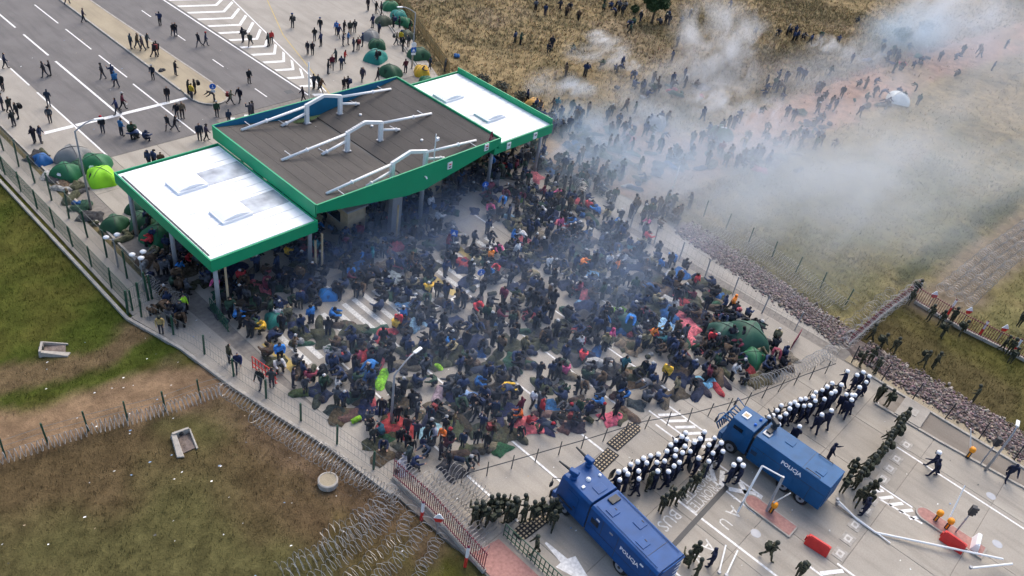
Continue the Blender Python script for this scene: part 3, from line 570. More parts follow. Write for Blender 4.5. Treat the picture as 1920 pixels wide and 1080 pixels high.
def truck_a(loc, rz):
    t = thing('water_cannon_truck', 'blue armoured police water cannon truck with two roof cannons, its rear at the lower edge', 'truck', loc, rz)
    W = 1.16
    # body: box with chamfered roof edges
    def ch(y0, y1, h, name, m, w=W, f=0.0):
        P = [(-w, .62), (w, .62), (w, h - .16), (w - .14, h), (-w + .14, h), (-w, h - .16)]; n = 6; b = MB()
        b.add([(x, y0, z) for x, z in P] + [(x, y1 - (z - .62) * f, z) for x, z in P], [tuple(range(n)), tuple(range(2 * n - 1, n - 1, -1))] + [(i, n + i, n + (i + 1) % n, (i + 1) % n) for i in range(n)]); return b.build(name, m, t, bevel=.02)
    body = ch(-4.05, 1.28, 2.88, 'tank_body', M_BLUE); cab = ch(1.40, 4.1, 2.95, 'cab', M_BLUE, W - .02, .10)
    MB().box((0, 1.34, 1.6), (2 * W - .16, .14, 1.9)).build('gap_bellows', M_DARKM, t)
    MB().box((0, 0, .70), (1.9, 7.6, .34)).build('chassis', M_DARKM, t)
    ws = MB().hexa([(-.95, 4.02, 1.75), (.95, 4.02, 1.75), (.95, 4.05, 1.76), (-.95, 4.05, 1.76), (-.95, 3.90, 2.62), (.95, 3.90, 2.62), (.95, 3.94, 2.63), (-.95, 3.94, 2.63)]).build('windscreen', M_GLASS, t)
    for k in range(6): MB().tube([(-.9 + .36 * k, 4.08, 1.75), (-.9 + .36 * k, 3.97, 2.62)], .02, 5).build('screen_bar', M_DARKM, ws)
    MB().box((0, 4.18, .75), (2.3, .26, .5)).build('bumper', M_BLUE, t, bevel=.04)
    MB().box((0, 4.42, .55), (2.3, .08, .7)).build('plough_blade', M_DARKM, t)
    for s in (-1, 1):
        MB().box((s * (W - .002), 2.75, 2.15), (.03, .85, .5)).build('side_window', M_GLASS, t); d = MB().box((s * (W + .004), 2.75, 1.55), (.03, 1.0, 1.75)).build('door', M_BLUE, t, bevel=.01)
        MB().box((s * (W + .03), 2.4, 1.5), (.04, .18, .05)).build('handle', M_DARKM, d)
        for y in (.55, -.55, -3.0): MB().box((s * (W + .005), y, 2.35), (.03, .26, .12)).build('vent', M_STEEL if y != -.55 else M_GREYM, t)
        for (y0, y1) in ((-1.0, .9), (-3.9, -1.2)): MB().box((s * (W + .004), (y0 + y1) / 2, 1.05), (.02, y1 - y0, .6)).build('locker_door', M_BLUE, t, bevel=.01)
        for y in (3.15, -1.75, -3.0): wheel(t, s * .98, y)
        MB().box((s * (W + .03), 3.15, 1.16), (.10, 1.35, .12)).build('mudguard', M_DARKM, t, bevel=.03)
        m_ = MB().tube([(s * 1.1, 3.95, 2.5), (s * 1.5, 4.25, 2.5), (s * 1.5, 4.25, 2.1)], .03, 6).build('mirror_arm', M_DARKM, t); MB().box((s * 1.5, 4.25, 1.95), (.24, .08, .42)).build('mirror', M_DARKM, m_)
    cannon(t, -.72, 3.35, 2.95, R_(18), M_BLUE); cannon(t, .72, 3.55, 2.95, R_(8), M_BLUE)
    MB().lathe([(.16, 0), (.15, .1), (.08, .18), (0, .2)], (-.05, 2.75, 2.95), 12).build('beacon', M_HELM, t); MB().box((-.72, 2.5, 3.0), (.2, .16, .1)).build('roof_lamp', M_HELM, t)
    MB().lathe([(.1, 0), (.09, .08), (0, .12)], (.78, 2.6, 2.95), 10).build('beacon', M_HELM, t)
    MB().box((.1, 1.9, 2.965), (.75, .6, .05)).build('roof_hatch', M_BLUE, t, bevel=.02); MB().box((0, -2.95, 2.887), (2.0, .02, .02)).build('roof_seam', M_DARKM, t)
    r = MB().tube([(-.9, -4.1, 2.6), (-.9, -4.2, 3.0), (.9, -4.2, 3.0), (.9, -4.1, 2.6)], .035, 6).build('roof_rail', M_BLUE, t); MB().box((0, -4.07, 1.75), (1.9, .04, 1.7)).build('rear_door', M_BLUE, t, bevel=.01)
    for k in range(5): MB().tube([(.45, -4.14, .8 + .42 * k), (.95, -4.14, .8 + .42 * k)], .02, 5).build('rung', M_STEEL, t)
    for s in (-1, 1):
        for y in (-3.6, -1.1, .15): MB().box((s * (W + .003), y, 1.72), (.014, .025, 1.9)).build('panel_seam', M_DARKM, t)
        MB().box((s * (W + .003), -1.4, 1.40), (.014, 5.2, .022)).build('panel_seam', M_DARKM, t)
        for k in range(5): MB().box((s * (W + .012), .72, 1.75 + .09 * k), (.03, .6, .045)).build('grille_slat', M_DARKM, t)
        MB().tube([(s * .9, -3.8, 2.93), (s * .9, 1.1, 2.93)], .022, 5).build('roof_pipe', M_BLUE, t)
    for (x, y) in ((-.35, .3), (.4, -1.2), (-.4, -2.2)): h_ = MB().box((x, y, 2.90), (.62, .62, .05)).build('roof_hatch', M_BLUE, t, bevel=.015); MB().box((x + .24, y, 2.935), (.05, .18, .03)).build('handle', M_DARKM, h_)
    MB().box((.3, .85, 2.93), (.7, .45, .12)).build('roof_vent', M_DARKM, t, bevel=.02)
    policja(t, -W - .015, -2.1, 2.05, True); policja(t, W + .015, -2.1, 2.05, False)
truck_a((29.15, 11.65, 0), R_(-7.2))
def truck_b(loc, rz):
    t = thing('water_cannon_truck', 'paler blue police water cannon truck with square cab hatch, driven in among the helmets', 'truck', loc, rz)
    W = 1.14
    def bx(x0, x1, y0, y1, z0, z1, name, m, bv=.03): return MB().box(((x0 + x1) / 2, (y0 + y1) / 2, (z0 + z1) / 2), (x1 - x0, y1 - y0, z1 - z0)).build(name, m, t, bevel=bv)
    P = [(-W, .6), (W, .6), (W, 2.0), (W - .1, 2.78), (-W + .1, 2.78), (-W, 2.0)]; n = 6
    MB().add([(x, -3.95, z) for x, z in P] + [(x, 1.55, z) for x, z in P], [tuple(range(n)), tuple(range(2 * n - 1, n - 1, -1))] + [(i, n + i, n + (i + 1) % n, (i + 1) % n) for i in range(n)]).build('tank_body', M_BLUE2, t, bevel=.02)
    cab = MB().hexa([(-.98, 1.75, .6), (.98, 1.75, .6), (1.0, 3.7, .6), (-1.0, 3.7, .6), (-.92, 1.78, 2.78), (.92, 1.78, 2.78), (.86, 3.5, 2.78), (-.86, 3.5, 2.78)]).build('cab', M_BLUE2, t, bevel=.04)
    bx(-.8, .8, 1.5, 1.8, .9, 2.3, 'cab_gap', M_DARKM, 0); bx(-.9, .9, -3.6, 3.6, .5, .8, 'chassis', M_DARKM, 0)
    bx(-1.05, 1.05, 3.66, 3.95, .45, 1.1, 'bumper', M_BLUE2)
    MB().hexa([(-.88, 3.62, 1.7), (.88, 3.62, 1.7), (.88, 3.66, 1.7), (-.88, 3.66, 1.7), (-.80, 3.50, 2.55), (.80, 3.50, 2.55), (.80, 3.55, 2.55), (-.80, 3.55, 2.55)]).build('windscreen', M_GLASS, t)
    h = bx(-.30, .30, 2.7, 3.2, 2.78, 2.86, 'roof_hatch', M_HELM); MB().box((-.02, 2.95, 2.868), (.34, .34, .012)).build('hatch_window', M_BEIGE, h)
    for x in (-.36, .36): MB().lathe([(.10, 0), (.10, .10), (.03, .14)], (x + .1, 2.1, 2.78), 10).build('beacon', M_SIGNB, t)
    for s in (-1, 1):
        MB().box((s * .965, 2.85, 2.1), (.03, .7, .55)).build('side_window', M_GLASS, t); MB().box((s * .995, 2.75, 1.45), (.03, .95, 1.3)).build('door', M_BLUE2, t, bevel=.01)
        a = MB().tube([(s * .85, 3.5, 2.6), (s * 1.0, 4.15, 2.75), (s * 1.25, 4.35, 2.6), (s * 1.25, 4.35, 2.2)], .035, 6).build('mirror_arm', M_BLUE2, t); MB().box((s * 1.25, 4.37, 2.1), (.28, .08, .44)).build('mirror', M_DARKM, a)
        for y in (2.8, -1.4, -2.7): wheel(t, s * .96, y, .50)
        for y in (.9, -.2, -1.3): MB().box((s * (W + .004), y, 1.35), (.02, .95, .9)).build('locker_door', M_BLUE2, t, bevel=.01)
    # blue hose bundle and arm hanging over the front
    for k in range(6):
        a = -.9 + .3 * k; MB().tube([(a, 3.6, 2.3), (a + .1, 4.1, 2.2 + .1 * (k % 3)), (a - .1, 4.35, 1.6), (a * .8, 4.15, 1.0)], .06, 6).build('hose', M_BLUE2, t, smooth=True)
    cannon(t, .55, 1.15, 2.78, R_(-30), M_DARKM); bx(-.55, -.05, .85, 1.4, 2.78, 2.86, 'equipment_tray', M_GREYM); bx(-.3, .2, .95, 1.3, 2.86, 2.98, 'pump_unit', M_DARKM)
    for (x, y) in ((-.9, -2.6), (.9, -2.6)): MB().tube([(x, y - .5, 2.8), (x, y - .5, 2.88), (x, y + .5, 2.88), (x, y + .5, 2.8)], .03, 5).build('grab_rail', M_DARKM, t)
    MB().box((0, -1.9, 2.784), (2.0, .02, .014)).build('roof_seam', M_DARKM, t); bx(-.95, .95, -4.0, -3.94, .8, 2.5, 'rear_door', M_BLUE2, .01)
    for s in (-1, 1):
        for y in (-2.9, -.75, .6): MB().box((s * (W + .003), y, 1.3), (.014, .025, 1.35)).build('panel_seam', M_DARKM, t)
        MB().box((s * (W + .003), -1.2, 1.93), (.014, 5.4, .022)).build('panel_seam', M_DARKM, t)
        for k in range(4): MB().box((s * (W + .012), 1.2, 1.3 + .09 * k), (.03, .45, .045)).build('grille_slat', M_DARKM, t)
    for (x, y) in ((.35, -.3), (-.3, -2.9)): MB().box((x, y, 2.80), (.6, .6, .05)).build('roof_hatch', M_BLUE2, t, bevel=.015)
    o = policja(t, -W + .02, -1.35, 2.22, True); o.rotation_euler = (R_(82.5), 0, R_(-90))
truck_b((42.3, 7.85, 0), R_(-0.8))

# ------------------------------------------------------------------ fences and razor wire
def along(pts, step):
    """points every step metres on a polyline, with the heading there"""
    out = []; carry = 0.0
    for (ax, ay), (bx, by) in zip(pts[:-1], pts[1:]):
        L = math.hypot(bx - ax, by - ay); s = carry
        while s < L: out.append((ax + (bx - ax) * s / L, ay + (by - ay) * s / L, math.atan2(by - ay, bx - ax))); s += step
        carry = s - L
    return out
def fence(name, label, pts, h, spacing, pm, wm, pr=.05, vert=.16, rails=(0.08, .5, .95), wr=.008, cat='fence', lean=0.0):
    x0, y0 = pts[0]; o = thing(name, label, cat, (x0, y0, 0)); loc = [(x - x0, y - y0) for x, y in pts]
    pm_ = MB().box((0, 0, h / 2 - .1), (pr * 2, pr * 2, h + .2)).mesh('post', pm)
    for (x, y, a) in along(loc, spacing):
        p = link('post', pm_, o, (x, y, 0), a + random.uniform(-.1, .1)); p.rotation_euler[0] = random.uniform(-.04, .04); p.rotation_euler[1] = random.uniform(-.04, .04) + lean
    if wm:
        b = MB()
        for r in rails:
            b.tube([(x, y, h * r) for x, y in loc], wr * 1.6, 3, False)
        if vert:
            for (x, y, a) in along(loc, vert): b.tube([(x, y, .04), (x, y, h * .97)], wr, 3, False)
        stuff(b.build('wire_mesh', wm, o))
    return o
fence('mesh_fence', 'tall green-posted mesh fence along the left path', [(18.85, 47.6), (18.85, 88)], 2.6, 3.25, M_FGREEN, M_MESHW, .06, .16, (.03, .5, .98), .009)
fence('mesh_fence', 'lower dark green fence between the left lawn and the path', [(17.45, 47.2), (17.45, 80)], 1.9, 3.2, M_FGREEN, M_FGREEN, .05, .13, (.05, .35, .65, .97), .012)
fence('mesh_fence', 'short green gate fence closing the left path end', [(17.0, 47.0), (19.2, 47.6)], 2.2, 1.1, M_FGREEN, M_FGREEN, .06, .16)
fence('mesh_fence', 'green fence on the kerb beside the lower left path', [(17.6, 46.2), (18.9, 41.4), (19.5, 36.6), (20.3, 32.4), (21.2, 28), (22.0, 23.2)], 1.7, 3.1, M_FGREEN, M_MESHW, .05, .3, (.05, .5, .97), .007)
fence('mesh_fence', 'thin green post fence crossing the brown field at lower left', [(-3, 41.0), (5.6, 39.4), (8.0, 39.0), (10.6, 38.3), (12.5, 37.7), (14.5, 37.1), (16.6, 36.8), (18.4, 36.3)], 1.6, 2.25, M_FGREEN, M_MESHW, .05, 0, (.2, .5, .8), .008)
fence('mesh_fence', 'leaning grey wire fence right of the crowd beside the pale walkway', [(58.9, 38), (58.1, 31.8), (57.8, 26.9), (57.4, 22.0), (57.3, 16.9), (58.2, 11.2)], 2.0, 3.0, M_GREYM, M_MESHW, .045, .5, (.5, .97), .007)
fence('mesh_fence', 'wire fence on dark posts along the foot of the stone bank', [(57.9, 9.0), (57.9, -14)], 1.8, 2.6, M_DARKM, M_MESHW, .04, .4, (.5, .97), .007)
fence('mesh_fence', 'wire fence with leaning posts in the rough grass behind the stones', [(66.5, 29), (66.0, 20), (65.0, 12)], 1.7, 2.7, M_FGREEN, M_MESHW, .045, 0, (.3, .6, .95), .008)
fence('timber_fence', 'yellowish timber fence behind the tents on the far verge', [(66.0, 66.0), (70.2, 74.9), (72.6, 79.7), (77.4, 89.0), (82, 98)], 1.7, 2.0, M_TIMBER, M_TIMBER, .06, .20, (.2, .8), .055)
# low wire barricade in front of the police
fence('wire_barricade', 'low barricade of thin dark posts and wire between crowd and police', [(25.2, 20.6), (28.6, 19.3), (31.3, 18.3), (33.4, 17.5), (38.0, 15.9), (41.7, 14.0), (45.8, 12.4), (51.9, 10.7), (55.5, 9.6)], 1.35, 1.75, M_DARKM, M_DARKM, .025, 0, (.62,), .022, 'barricade')
def slat_fence(label, pts, h, gap=.17):
    x0, y0 = pts[0]; o = thing('slat_fence', label, 'fence', (x0, y0, 0)); loc = [(x - x0, y - y0) for x, y in pts]
    sm = MB().box((0, 0, h / 2 + .15), (.04, .04, h)).mesh('slat', M_REDM)
    for (x, y, a) in along(loc, gap): link('slat', sm, o, (x, y, 0), a)
    for (a, b) in zip(loc[:-1], loc[1:]):
        L = math.hypot(b[0] - a[0], b[1] - a[1]); an = math.atan2(b[1] - a[1], b[0] - a[0]); m = ((a[0] + b[0]) / 2, (a[1] + b[1]) / 2)
        MB().box((0, 0, .10), (L, .26, .26)).build('plinth', M_KERB, o, loc=(m[0], m[1], 0), rz=an)
        for z in (.35, h): MB().box((0, 0, z), (L, .05, .05)).build('rail', M_REDM, o, loc=(m[0], m[1], 0), rz=an)
    return o
slat_fence('dark red slatted border fence running back from the stone bank', [(59.6, 10.2), (66.3, 10.0), (73.2, 9.5)], 1.2, .3)
slat_fence('dark red slatted border fence along the right edge of the grass plot', [(71.0, 8.8), (70.7, 4.4), (71.1, -0.1), (71.3, -8)], 1.5, .2)
slat_fence('dark red slatted border fence at the lower edge near the wire tangle', [(22.2, 23.6), (22.3, 20.2), (21.9, 15.2)], 1.7)
def coil(label, pts, r, pitch, z=None, wr=.022, jit=.08, n=11):
    x0, y0 = pts[0]; z = r if z is None else z; P = []; 
    st = along([(x - x0, y - y0) for x, y in pts], pitch / n)
    for i, (x, y, a) in enumerate(st):
        th = 2 * math.pi * i / n; rr = r * (1 + jit * math.sin(i * .71) + random.uniform(-jit, jit) * .5); nx, ny = -math.sin(a), math.cos(a)
        P.append((x + nx * rr * math.cos(th) + random.uniform(-.02, .02), y + ny * rr * math.cos(th), max(.02, z + rr * math.sin(th))))
    return tag(MB().tube(P, wr, 3, False).build('razor_wire_coil', M_WIRE, loc=(x0, y0, 0)), label, 'razor wire', 'razor wire coils')
coil('razor wire coil beside the lower left path kerb, upper stretch', [(18.0, 36.2), (18.9, 32.4), (19.9, 28.1)], .42, .30)
coil('razor wire coil beside the lower left path kerb, lower stretch', [(19.9, 28.1), (20.6, 24.5), (21.2, 21.8)], .45, .26)
coil('second razor wire coil outside the lower left path kerb', [(18.2, 33), (19.2, 28.3), (20.3, 24.0)], .40, .34)
coil('razor wire coil along the thin field fence, left stretch', [(-2, 40.3), (5.6, 38.9), (10.6, 37.9)], .36, .30)
coil('razor wire coil along the thin field fence, right stretch', [(10.6, 37.9), (14.5, 36.7), (18.0, 36.1)], .42, .26)
for P, r in (([(735, 925), (690, 985), (610, 1045), (530, 1090)], .5), ([(748, 945), (705, 1005), (640, 1055), (580, 1100)], .46), ([(720, 960), (660, 1010), (590, 1040), (520, 1075)], .42), ([(800, 985), (775, 1025), (735, 1065), (700, 1100)], .48), ([(770, 960), (750, 1010), (700, 1050), (650, 1095)], .42), ([(830, 1000), (810, 1040), (780, 1090)], .4), ([(700, 950), (655, 985), (600, 1010)], .36)):
    coil('tangled razor wire coil on brown earth at the lower edge', [G(*p) for p in P], r * .9, .36, None, .016, .3)
coil('razor wire coil on top of the lower red slatted fence', [(22.4, 23.4), (22.5, 20.2), (22.1, 15.6)], .40, .25, 1.5)
for k, x in enumerate((23.4, 24.3, 25.3)): coil('standing razor wire coil between the red fence and barricade', [(x, 22.2 - .3 * k), (x + .05, 19.0), (x - .2, 16.8)], .48, .27)
coil('razor wire coil on top of the far red slatted fence', [(58.0, 10.2), (66.3, 9.85), (73.0, 9.3)], .5, .34, 1.0, .019, .2)
coil('razor wire coil at the foot of the far red slatted fence', [(55.2, 10.2), (62, 11.2), (70, 10.8)], .46, .5, None, .016, .2)
coil('razor wire coil on the ground between barricade and stone bank', [(47.8, 13.0), (52, 11.6), (57.4, 10.6)], .5, .32)
coil('razor wire coil in green grass behind the stone bank, upper', [(64.6, 27), (64.2, 20), (63.0, 13.5)], .48, .30)
coil('second razor wire coil in green grass behind the stones', [(66.2, 24), (65.6, 18), (64.2, 12.5)], .46, .30)
for k in range(4): coil('razor wire coil laid along the pale track at right', [(74.6, 7.9 - .9 * k), (86, 7.2 - .8 * k), (99, 6.0 - .8 * k)], .42, .42, None, .020, .12)
coil('razor wire coil laid on the crest of the stone bank', [(62.9, 27), (62.3, 20), (60.9, 12.5)], .4, .34, None, .018, .25)
coil('razor wire heap by the crowd corner near the walkway', [(59.4, 39.6), (58.6, 38.4), (57.6, 38.0)], .6, .25)
coil('razor wire coil curled against the left path fence', [(19.4, 49.0), (19.8, 46.6), (20.4, 45.0)], .6, .25)
# stone bank
def rubble():
    base = [(math.cos(t) * math.cos(p), math.sin(t) * math.cos(p), math.sin(p)) for p in (-.9, .1, .9) for t in (0, 1.57, 3.14, 4.71)]
    bv = np.array(base); bf = np.array([(0, 1, 5, 4), (1, 2, 6, 5), (2, 3, 7, 6), (3, 0, 4, 7), (4, 5, 9, 8), (5, 6, 10, 9), (6, 7, 11, 10), (7, 4, 8, 11), (8, 9, 10, 11)])
    N = 12000; y = RNG.random(N) * 47 - 18; u = RNG.random(N)
    xi = np.interp(y, [-18, 6, 9.6, 14, 20, 29], [58.5, 58.5, 58.7, 59.4, 60.2, 61.4]); xo = np.interp(y, [-18, 9.5, 13, 21, 29], [61.7, 61.7, 62.3, 63.4, 64.2]); x = xi + (xo - xi) * u + RNG.normal(0, .22, N)
    keep = ~((y > 9.2) & (y < 10.6)); x, y, u = x[keep], y[keep], u[keep]; N = len(x)
    z = 0.16 * np.sin(np.pi * np.clip(u, 0, 1)) ** .7; s = .045 + .13 * RNG.random(N) ** 3
    v = bv[None] * s[:, None, None] * (0.7 + .6 * RNG.random((N, 12, 1))); v[:, :, 2] *= .8
    th = RNG.random(N) * 6.28; c, sn = np.cos(th)[:, None], np.sin(th)[:, None]; vx = v[:, :, 0] * c - v[:, :, 1] * sn; vy = v[:, :, 0] * sn + v[:, :, 1] * c
    V = np.stack([vx + x[:, None], vy + y[:, None], v[:, :, 2] + z[:, None]], -1).reshape(-1, 3); F = (bf[None] + (np.arange(N) * 12)[:, None, None]).reshape(-1, 4)
    tone = np.array([[.200, .150, .135]]) * (.45 + 1.0 * RNG.random((N, 1))) * (1 + RNG.normal(0, .07, (N, 3))); pale = RNG.random(N) < np.where(u > .80, .32, .05); tone[pale] = [[.30, .26, .22]]
    o = stuff(link('rubble_stones', raw_mesh('rubble_stones', V, F, M_CROWD, np.repeat(np.clip(tone, .02, .6), 9, 0))))
    b = MB(); ys = [-18, 6, 9.6, 14, 20, 29.5]; xa = [58.4, 58.4, 58.6, 59.3, 60.1, 61.3]; xb = [61.8, 61.8, 61.8, 62.5, 63.5, 64.2]
    for i in range(5): b.hexa([(xa[i], ys[i], -.3), (xb[i], ys[i], -.3), (xb[i + 1], ys[i + 1], -.3), (xa[i + 1], ys[i + 1], -.3), (xa[i] + .7, ys[i], .10), (xb[i] - .7, ys[i], .10), (xb[i + 1] - .7, ys[i + 1], .10), (xa[i + 1] + .7, ys[i + 1], .10)])
    struct(b.build('stone_bank', M_STONE))
rubble()

# ------------------------------------------------------------------ street furniture
def lamp(name, label, foot, h, reach, ang, head=True):
    o = thing(name, label, 'street lamp', (foot[0], foot[1], 0)); ca, sa = math.cos(ang), math.sin(ang)
    P = [(0, 0, 0), (0, 0, h * .55), (0, 0, h)]; R = [.10, .08, .065]
    for t in (.25, .5, .75, 1.0): P.append((ca * reach * t, sa * reach * t, h + .75 * math.sin(t * math.pi / 2))); R.append(.05)
    MB().tube(P, R, 8).build('pole', M_GREYM, o, smooth=True); MB().box((ca * (reach + .25), sa * (reach + .25), h + .74), (.7, .24, .12), ang).build('lamp_head', M_STEEL, o, bevel=.04); return o
lamp('street_lamp', 'grey curved street lamp between tents and left verge fence', G(171, 392), 7.2, 1.6, R_(-10))
lamp('street_lamp', 'grey curved street lamp standing in the middle of the front crowd', G(733, 795), 4.5, 1.9, R_(8))
lamp('street_lamp', 'pale curved street lamp by the far timber fence', G(772, 128), 6.8, 1.7, R_(160))
lamp('street_lamp', 'tall grey lamp mast at the right edge by the stones', G(1847, 882), 3.6, .5, R_(10))
o = thing('white_mast', 'plain white mast behind the canopy by the chevron markings', 'mast', (*G(580, 192), 0)); MB().tube([(0, 0, 0), (0, 0, 4.6)], [.10, .07], 8).build('pole', M_STEEL, o, smooth=True); MB().lathe([(.22, 0), (.22, .1), (.1, .14)], n=10).build('base', M_KERB, o)
o = thing('fence_mast', 'thin pale pole standing in the smoke right of the walkway', 'mast', (*G(1262, 352), 0)); MB().tube([(0, 0, 0), (0, 0, 2.6)], [.07, .05], 8).build('pole', M_STEEL, o, smooth=True); MB().lathe([(.16, 0), (.16, .1), (.1, .14)], n=10).build('base', M_KERB, o)
for (p, h, lab) in ((G(222, 500), 2.6, 'double white globe lamp on green post by the path gate'), (G(272, 545), 3.2, 'triple white globe lamp on grey post nearest the canopy')):
    o = thing('globe_lamp', lab, 'lamp', (p[0], p[1], 0)); MB().tube([(0, 0, 0), (0, 0, h)], [.07, .05], 8).build('pole', M_GREYM, o)
    for k in range(2 if 'double' in lab else 3):
        a = 2 * math.pi * k / 3 + .4; q = (.45 * math.cos(a), .45 * math.sin(a)); ar = MB().tube([(0, 0, h - .1), (q[0], q[1], h)], .03, 6).build('arm', M_GREYM, o); MB().lathe([(.03, -.02), (.20, .08), (.24, .16), (.12, .26), (0, .28)], (q[0], q[1], h), 12).build('globe', M_HELM, ar, smooth=True)
def disc(b, c, r, t, yaw, n=20):
    ca, sa = math.cos(yaw), math.sin(yaw); f = (-sa, ca)                       # faces along -f
    A = [(c[0] + ca * r * math.cos(q) - f[0] * t, c[1] + sa * r * math.cos(q) - f[1] * t, c[2] + r * math.sin(q)) for q in np.linspace(0, 2 * math.pi, n, endpoint=False)]
    B = [(x + 2 * f[0] * t, y + 2 * f[1] * t, z) for x, y, z in A]; return b.add(A + B, [tuple(range(n)), tuple(range(2 * n - 1, n - 1, -1))] + [(i, n + i, n + (i + 1) % n, (i + 1) % n) for i in range(n)])
def sign_post(label, foot, h, faces, yaw=R_(-25)):
    o = thing('road_sign', label, 'road sign', (foot[0], foot[1], 0)); MB().tube([(0, 0, 0), (0, 0, h)], .04, 8).build('post', M_GREYM, o); f = (-math.sin(yaw), math.cos(yaw))
    for kind, z, m in faces:
        c = (-f[0] * .07, -f[1] * .07, z)
        if kind == 'disc':
            q = disc(MB(), c, .32, .015, yaw).build('sign_plate', m, o)
            if m is M_SIGNB:
                d = MB(); d.box((c[0] - f[0] * .03, c[1] - f[1] * .03, z), (.07, .012, .34), yaw); d.box((c[0] - f[0] * .03, c[1] - f[1] * .03, z - .14), (.26, .012, .07), yaw); d.build('arrow', M_HELM, q)
            else:
                disc(MB(), (c[0] - f[0] * .012, c[1] - f[1] * .012, z), .24, .012, yaw).build('sign_face', M_STEEL, q)
        else:
            w_, h_ = kind; q = MB().box(c, (w_, .03, h_), yaw).build('sign_plate', m, o, bevel=.01)
            if m is M_SIGNB: MB().add([(c[0] - f[0] * .03 + math.cos(yaw) * x, c[1] - f[1] * .03 + math.sin(yaw) * x, z + y) for x, y in ((-.2, -.18), (.2, -.18), (0, .2))], [(0, 1, 2)]).build('pictogram', M_HELM, q)
    return o
sign_post('round blue arrow sign at the tip of the sandy median', G(401, 190), 1.9, [('disc', 1.7, M_SIGNB), ((.42, .30), 1.18, M_HELM)])
sign_post('post with round white sign above blue sign beside far tents', G(773, 128), 3.3, [('disc', 3.0, M_HELM), ((.62, .62), 2.35, M_SIGNB), ((.55, .28), 1.85, M_HELM)])
sign_post('tilted blue pedestrian crossing sign inside the crowd', G(848, 470), 2.1, [((.62, .62), 1.9, M_SIGNB)], R_(-55))
sign_post('round blue sign hanging by the right canopy column', G(906, 372), 1.9, [('disc', 1.6, M_SIGNB)])
sign_post('round blue sign behind the tactile strip in the crowd', G(898, 535), 1.6, [('disc', 1.4, M_SIGNB)])
def barrier(label, foot, boom=None):
    o = thing('barrier_post', label, 'barrier post', (foot[0], foot[1], 0)); MB().box((0, 0, .42), (.30, .30, .84)).build('cabinet', M_DARKM, o, bevel=.02); MB().box((0, 0, .45), (.31, .12, .5)).build('stripe', M_ORANGE, o)
    MB().lathe([(.25, .84), (.27, .9), (.27, 1.12), (.22, 1.22), (.05, 1.26)], n=14).build('cap', M_ORANGE, o, smooth=True)
    o.scale = (.8, .8, .85)
    if boom:
        dx, dy, dz, L = boom; n = math.sqrt(dx * dx + dy * dy + dz * dz); p = Vector((dx, dy, dz)) / n; a = Vector((.0, .2, 1.0)); MB().tube([a - p * .25, a + p * L], [.065, .045], 8).build('boom', M_STEEL, o)
    return o
barrier('orange capped barrier post with raised white boom near the stones', G(1813, 858), (-.15, .45, 1, 2.2)); barrier('left orange capped barrier post on the red paved island', G(1752, 977))
barrier('right orange capped barrier post with white boom on the island', G(1772, 992), (.9, .2, .9, 3.0)); barrier('orange capped barrier post beside the paler truck with boom', G(1444, 962), (-.6, -.5, 1.6, 3.4))
def boom_lying(label, pts, z=.08, r=.07):
    o = thing('fallen_boom', label, 'barrier boom', (pts[0][0], pts[0][1], 0)); q = [(x - pts[0][0], y - pts[0][1], z + dz) for (x, y), dz in zip(pts, [.35, .02, .02, .5] if len(pts) == 4 else [.02] * len(pts))]
    MB().tube(q, r, 8).build('boom', M_STEEL, o); MB().lathe([(.11, -.02), (.11, .14)], q[0], 8).build('end_fitting', M_GREYM, o); return o
boom_lying('long bent white barrier boom lying behind the paler truck', [G(1565, 945), G(1605, 975), G(1640, 1000), G(1872, 1058)]); boom_lying('short white boom lying beside the long bent one', [G(1568, 945), G(1668, 1020)], r=.045)
boom_lying('white boom tipped over at the lower right corner', [G(1812, 1074), G(1890, 1066)], .5); boom_lying('white boom leaning over the lane letters', [G(1345, 1080), G(1358, 1028)], .3, .05); boom_lying('second thin white boom beside the lane letters', [G(1358, 1085), G(1380, 1038)], .3, .05)
o = thing('sign_gantry', 'white tubular barrier arm and grey panel in front of the paler truck', 'barrier', (*G(1382, 962), 0))
MB().tube([(0, 0, .1), (.9, .15, 2.3), (1.6, .25, 3.2)], .07, 8).build('arm', M_STEEL, o); MB().box((.35, .1, 1.0), (.9, .06, .5), .2).build('panel', M_GREYM, o, bevel=.01)
mp_ = G(1436, 960); MB().tube([(mp_[0] - o.location.x, mp_[1] - o.location.y, 0), (mp_[0] - o.location.x + .1, mp_[1] - o.location.y + .1, 3.4)], .09, 8).build('mast', M_GREYM, o); MB().tube([(1.6, .25, 3.2), (mp_[0] - o.location.x + .1, mp_[1] - o.location.y + .1, 3.35)], .05, 8).build('brace', M_STEEL, o)
def water_block(label, foot, rz, m=M_REDB, s=1.0):
    o = thing('barrier_block', label, 'barrier block', (foot[0], foot[1], 0), rz); MB().hexa([(-.75 * s, -.28, 0), (.75 * s, -.28, 0), (.75 * s, .28, 0), (-.75 * s, .28, 0), (-.72 * s, -.12, .75), (.72 * s, -.12, .75), (.72 * s, .12, .75), (-.72 * s, .12, .75)]).build('block', m, o, bevel=.04); MB().box((0, 0, .77), (1.2 * s, .16, .06)).build('top_rib', m, o, bevel=.02); MB().box((.78 * s, 0, .35), (.08, .16, .4)).build('coupling', m, o); return o
water_block('red plastic barrier block left of the bent boom', G(1530, 1028), R_(96)); water_block('red plastic barrier block at the end of the paved island', G(1783, 1022), R_(88)); water_block('white plastic barrier block beside the red one at right', G(1826, 1024), R_(10), M_HELM, .8)
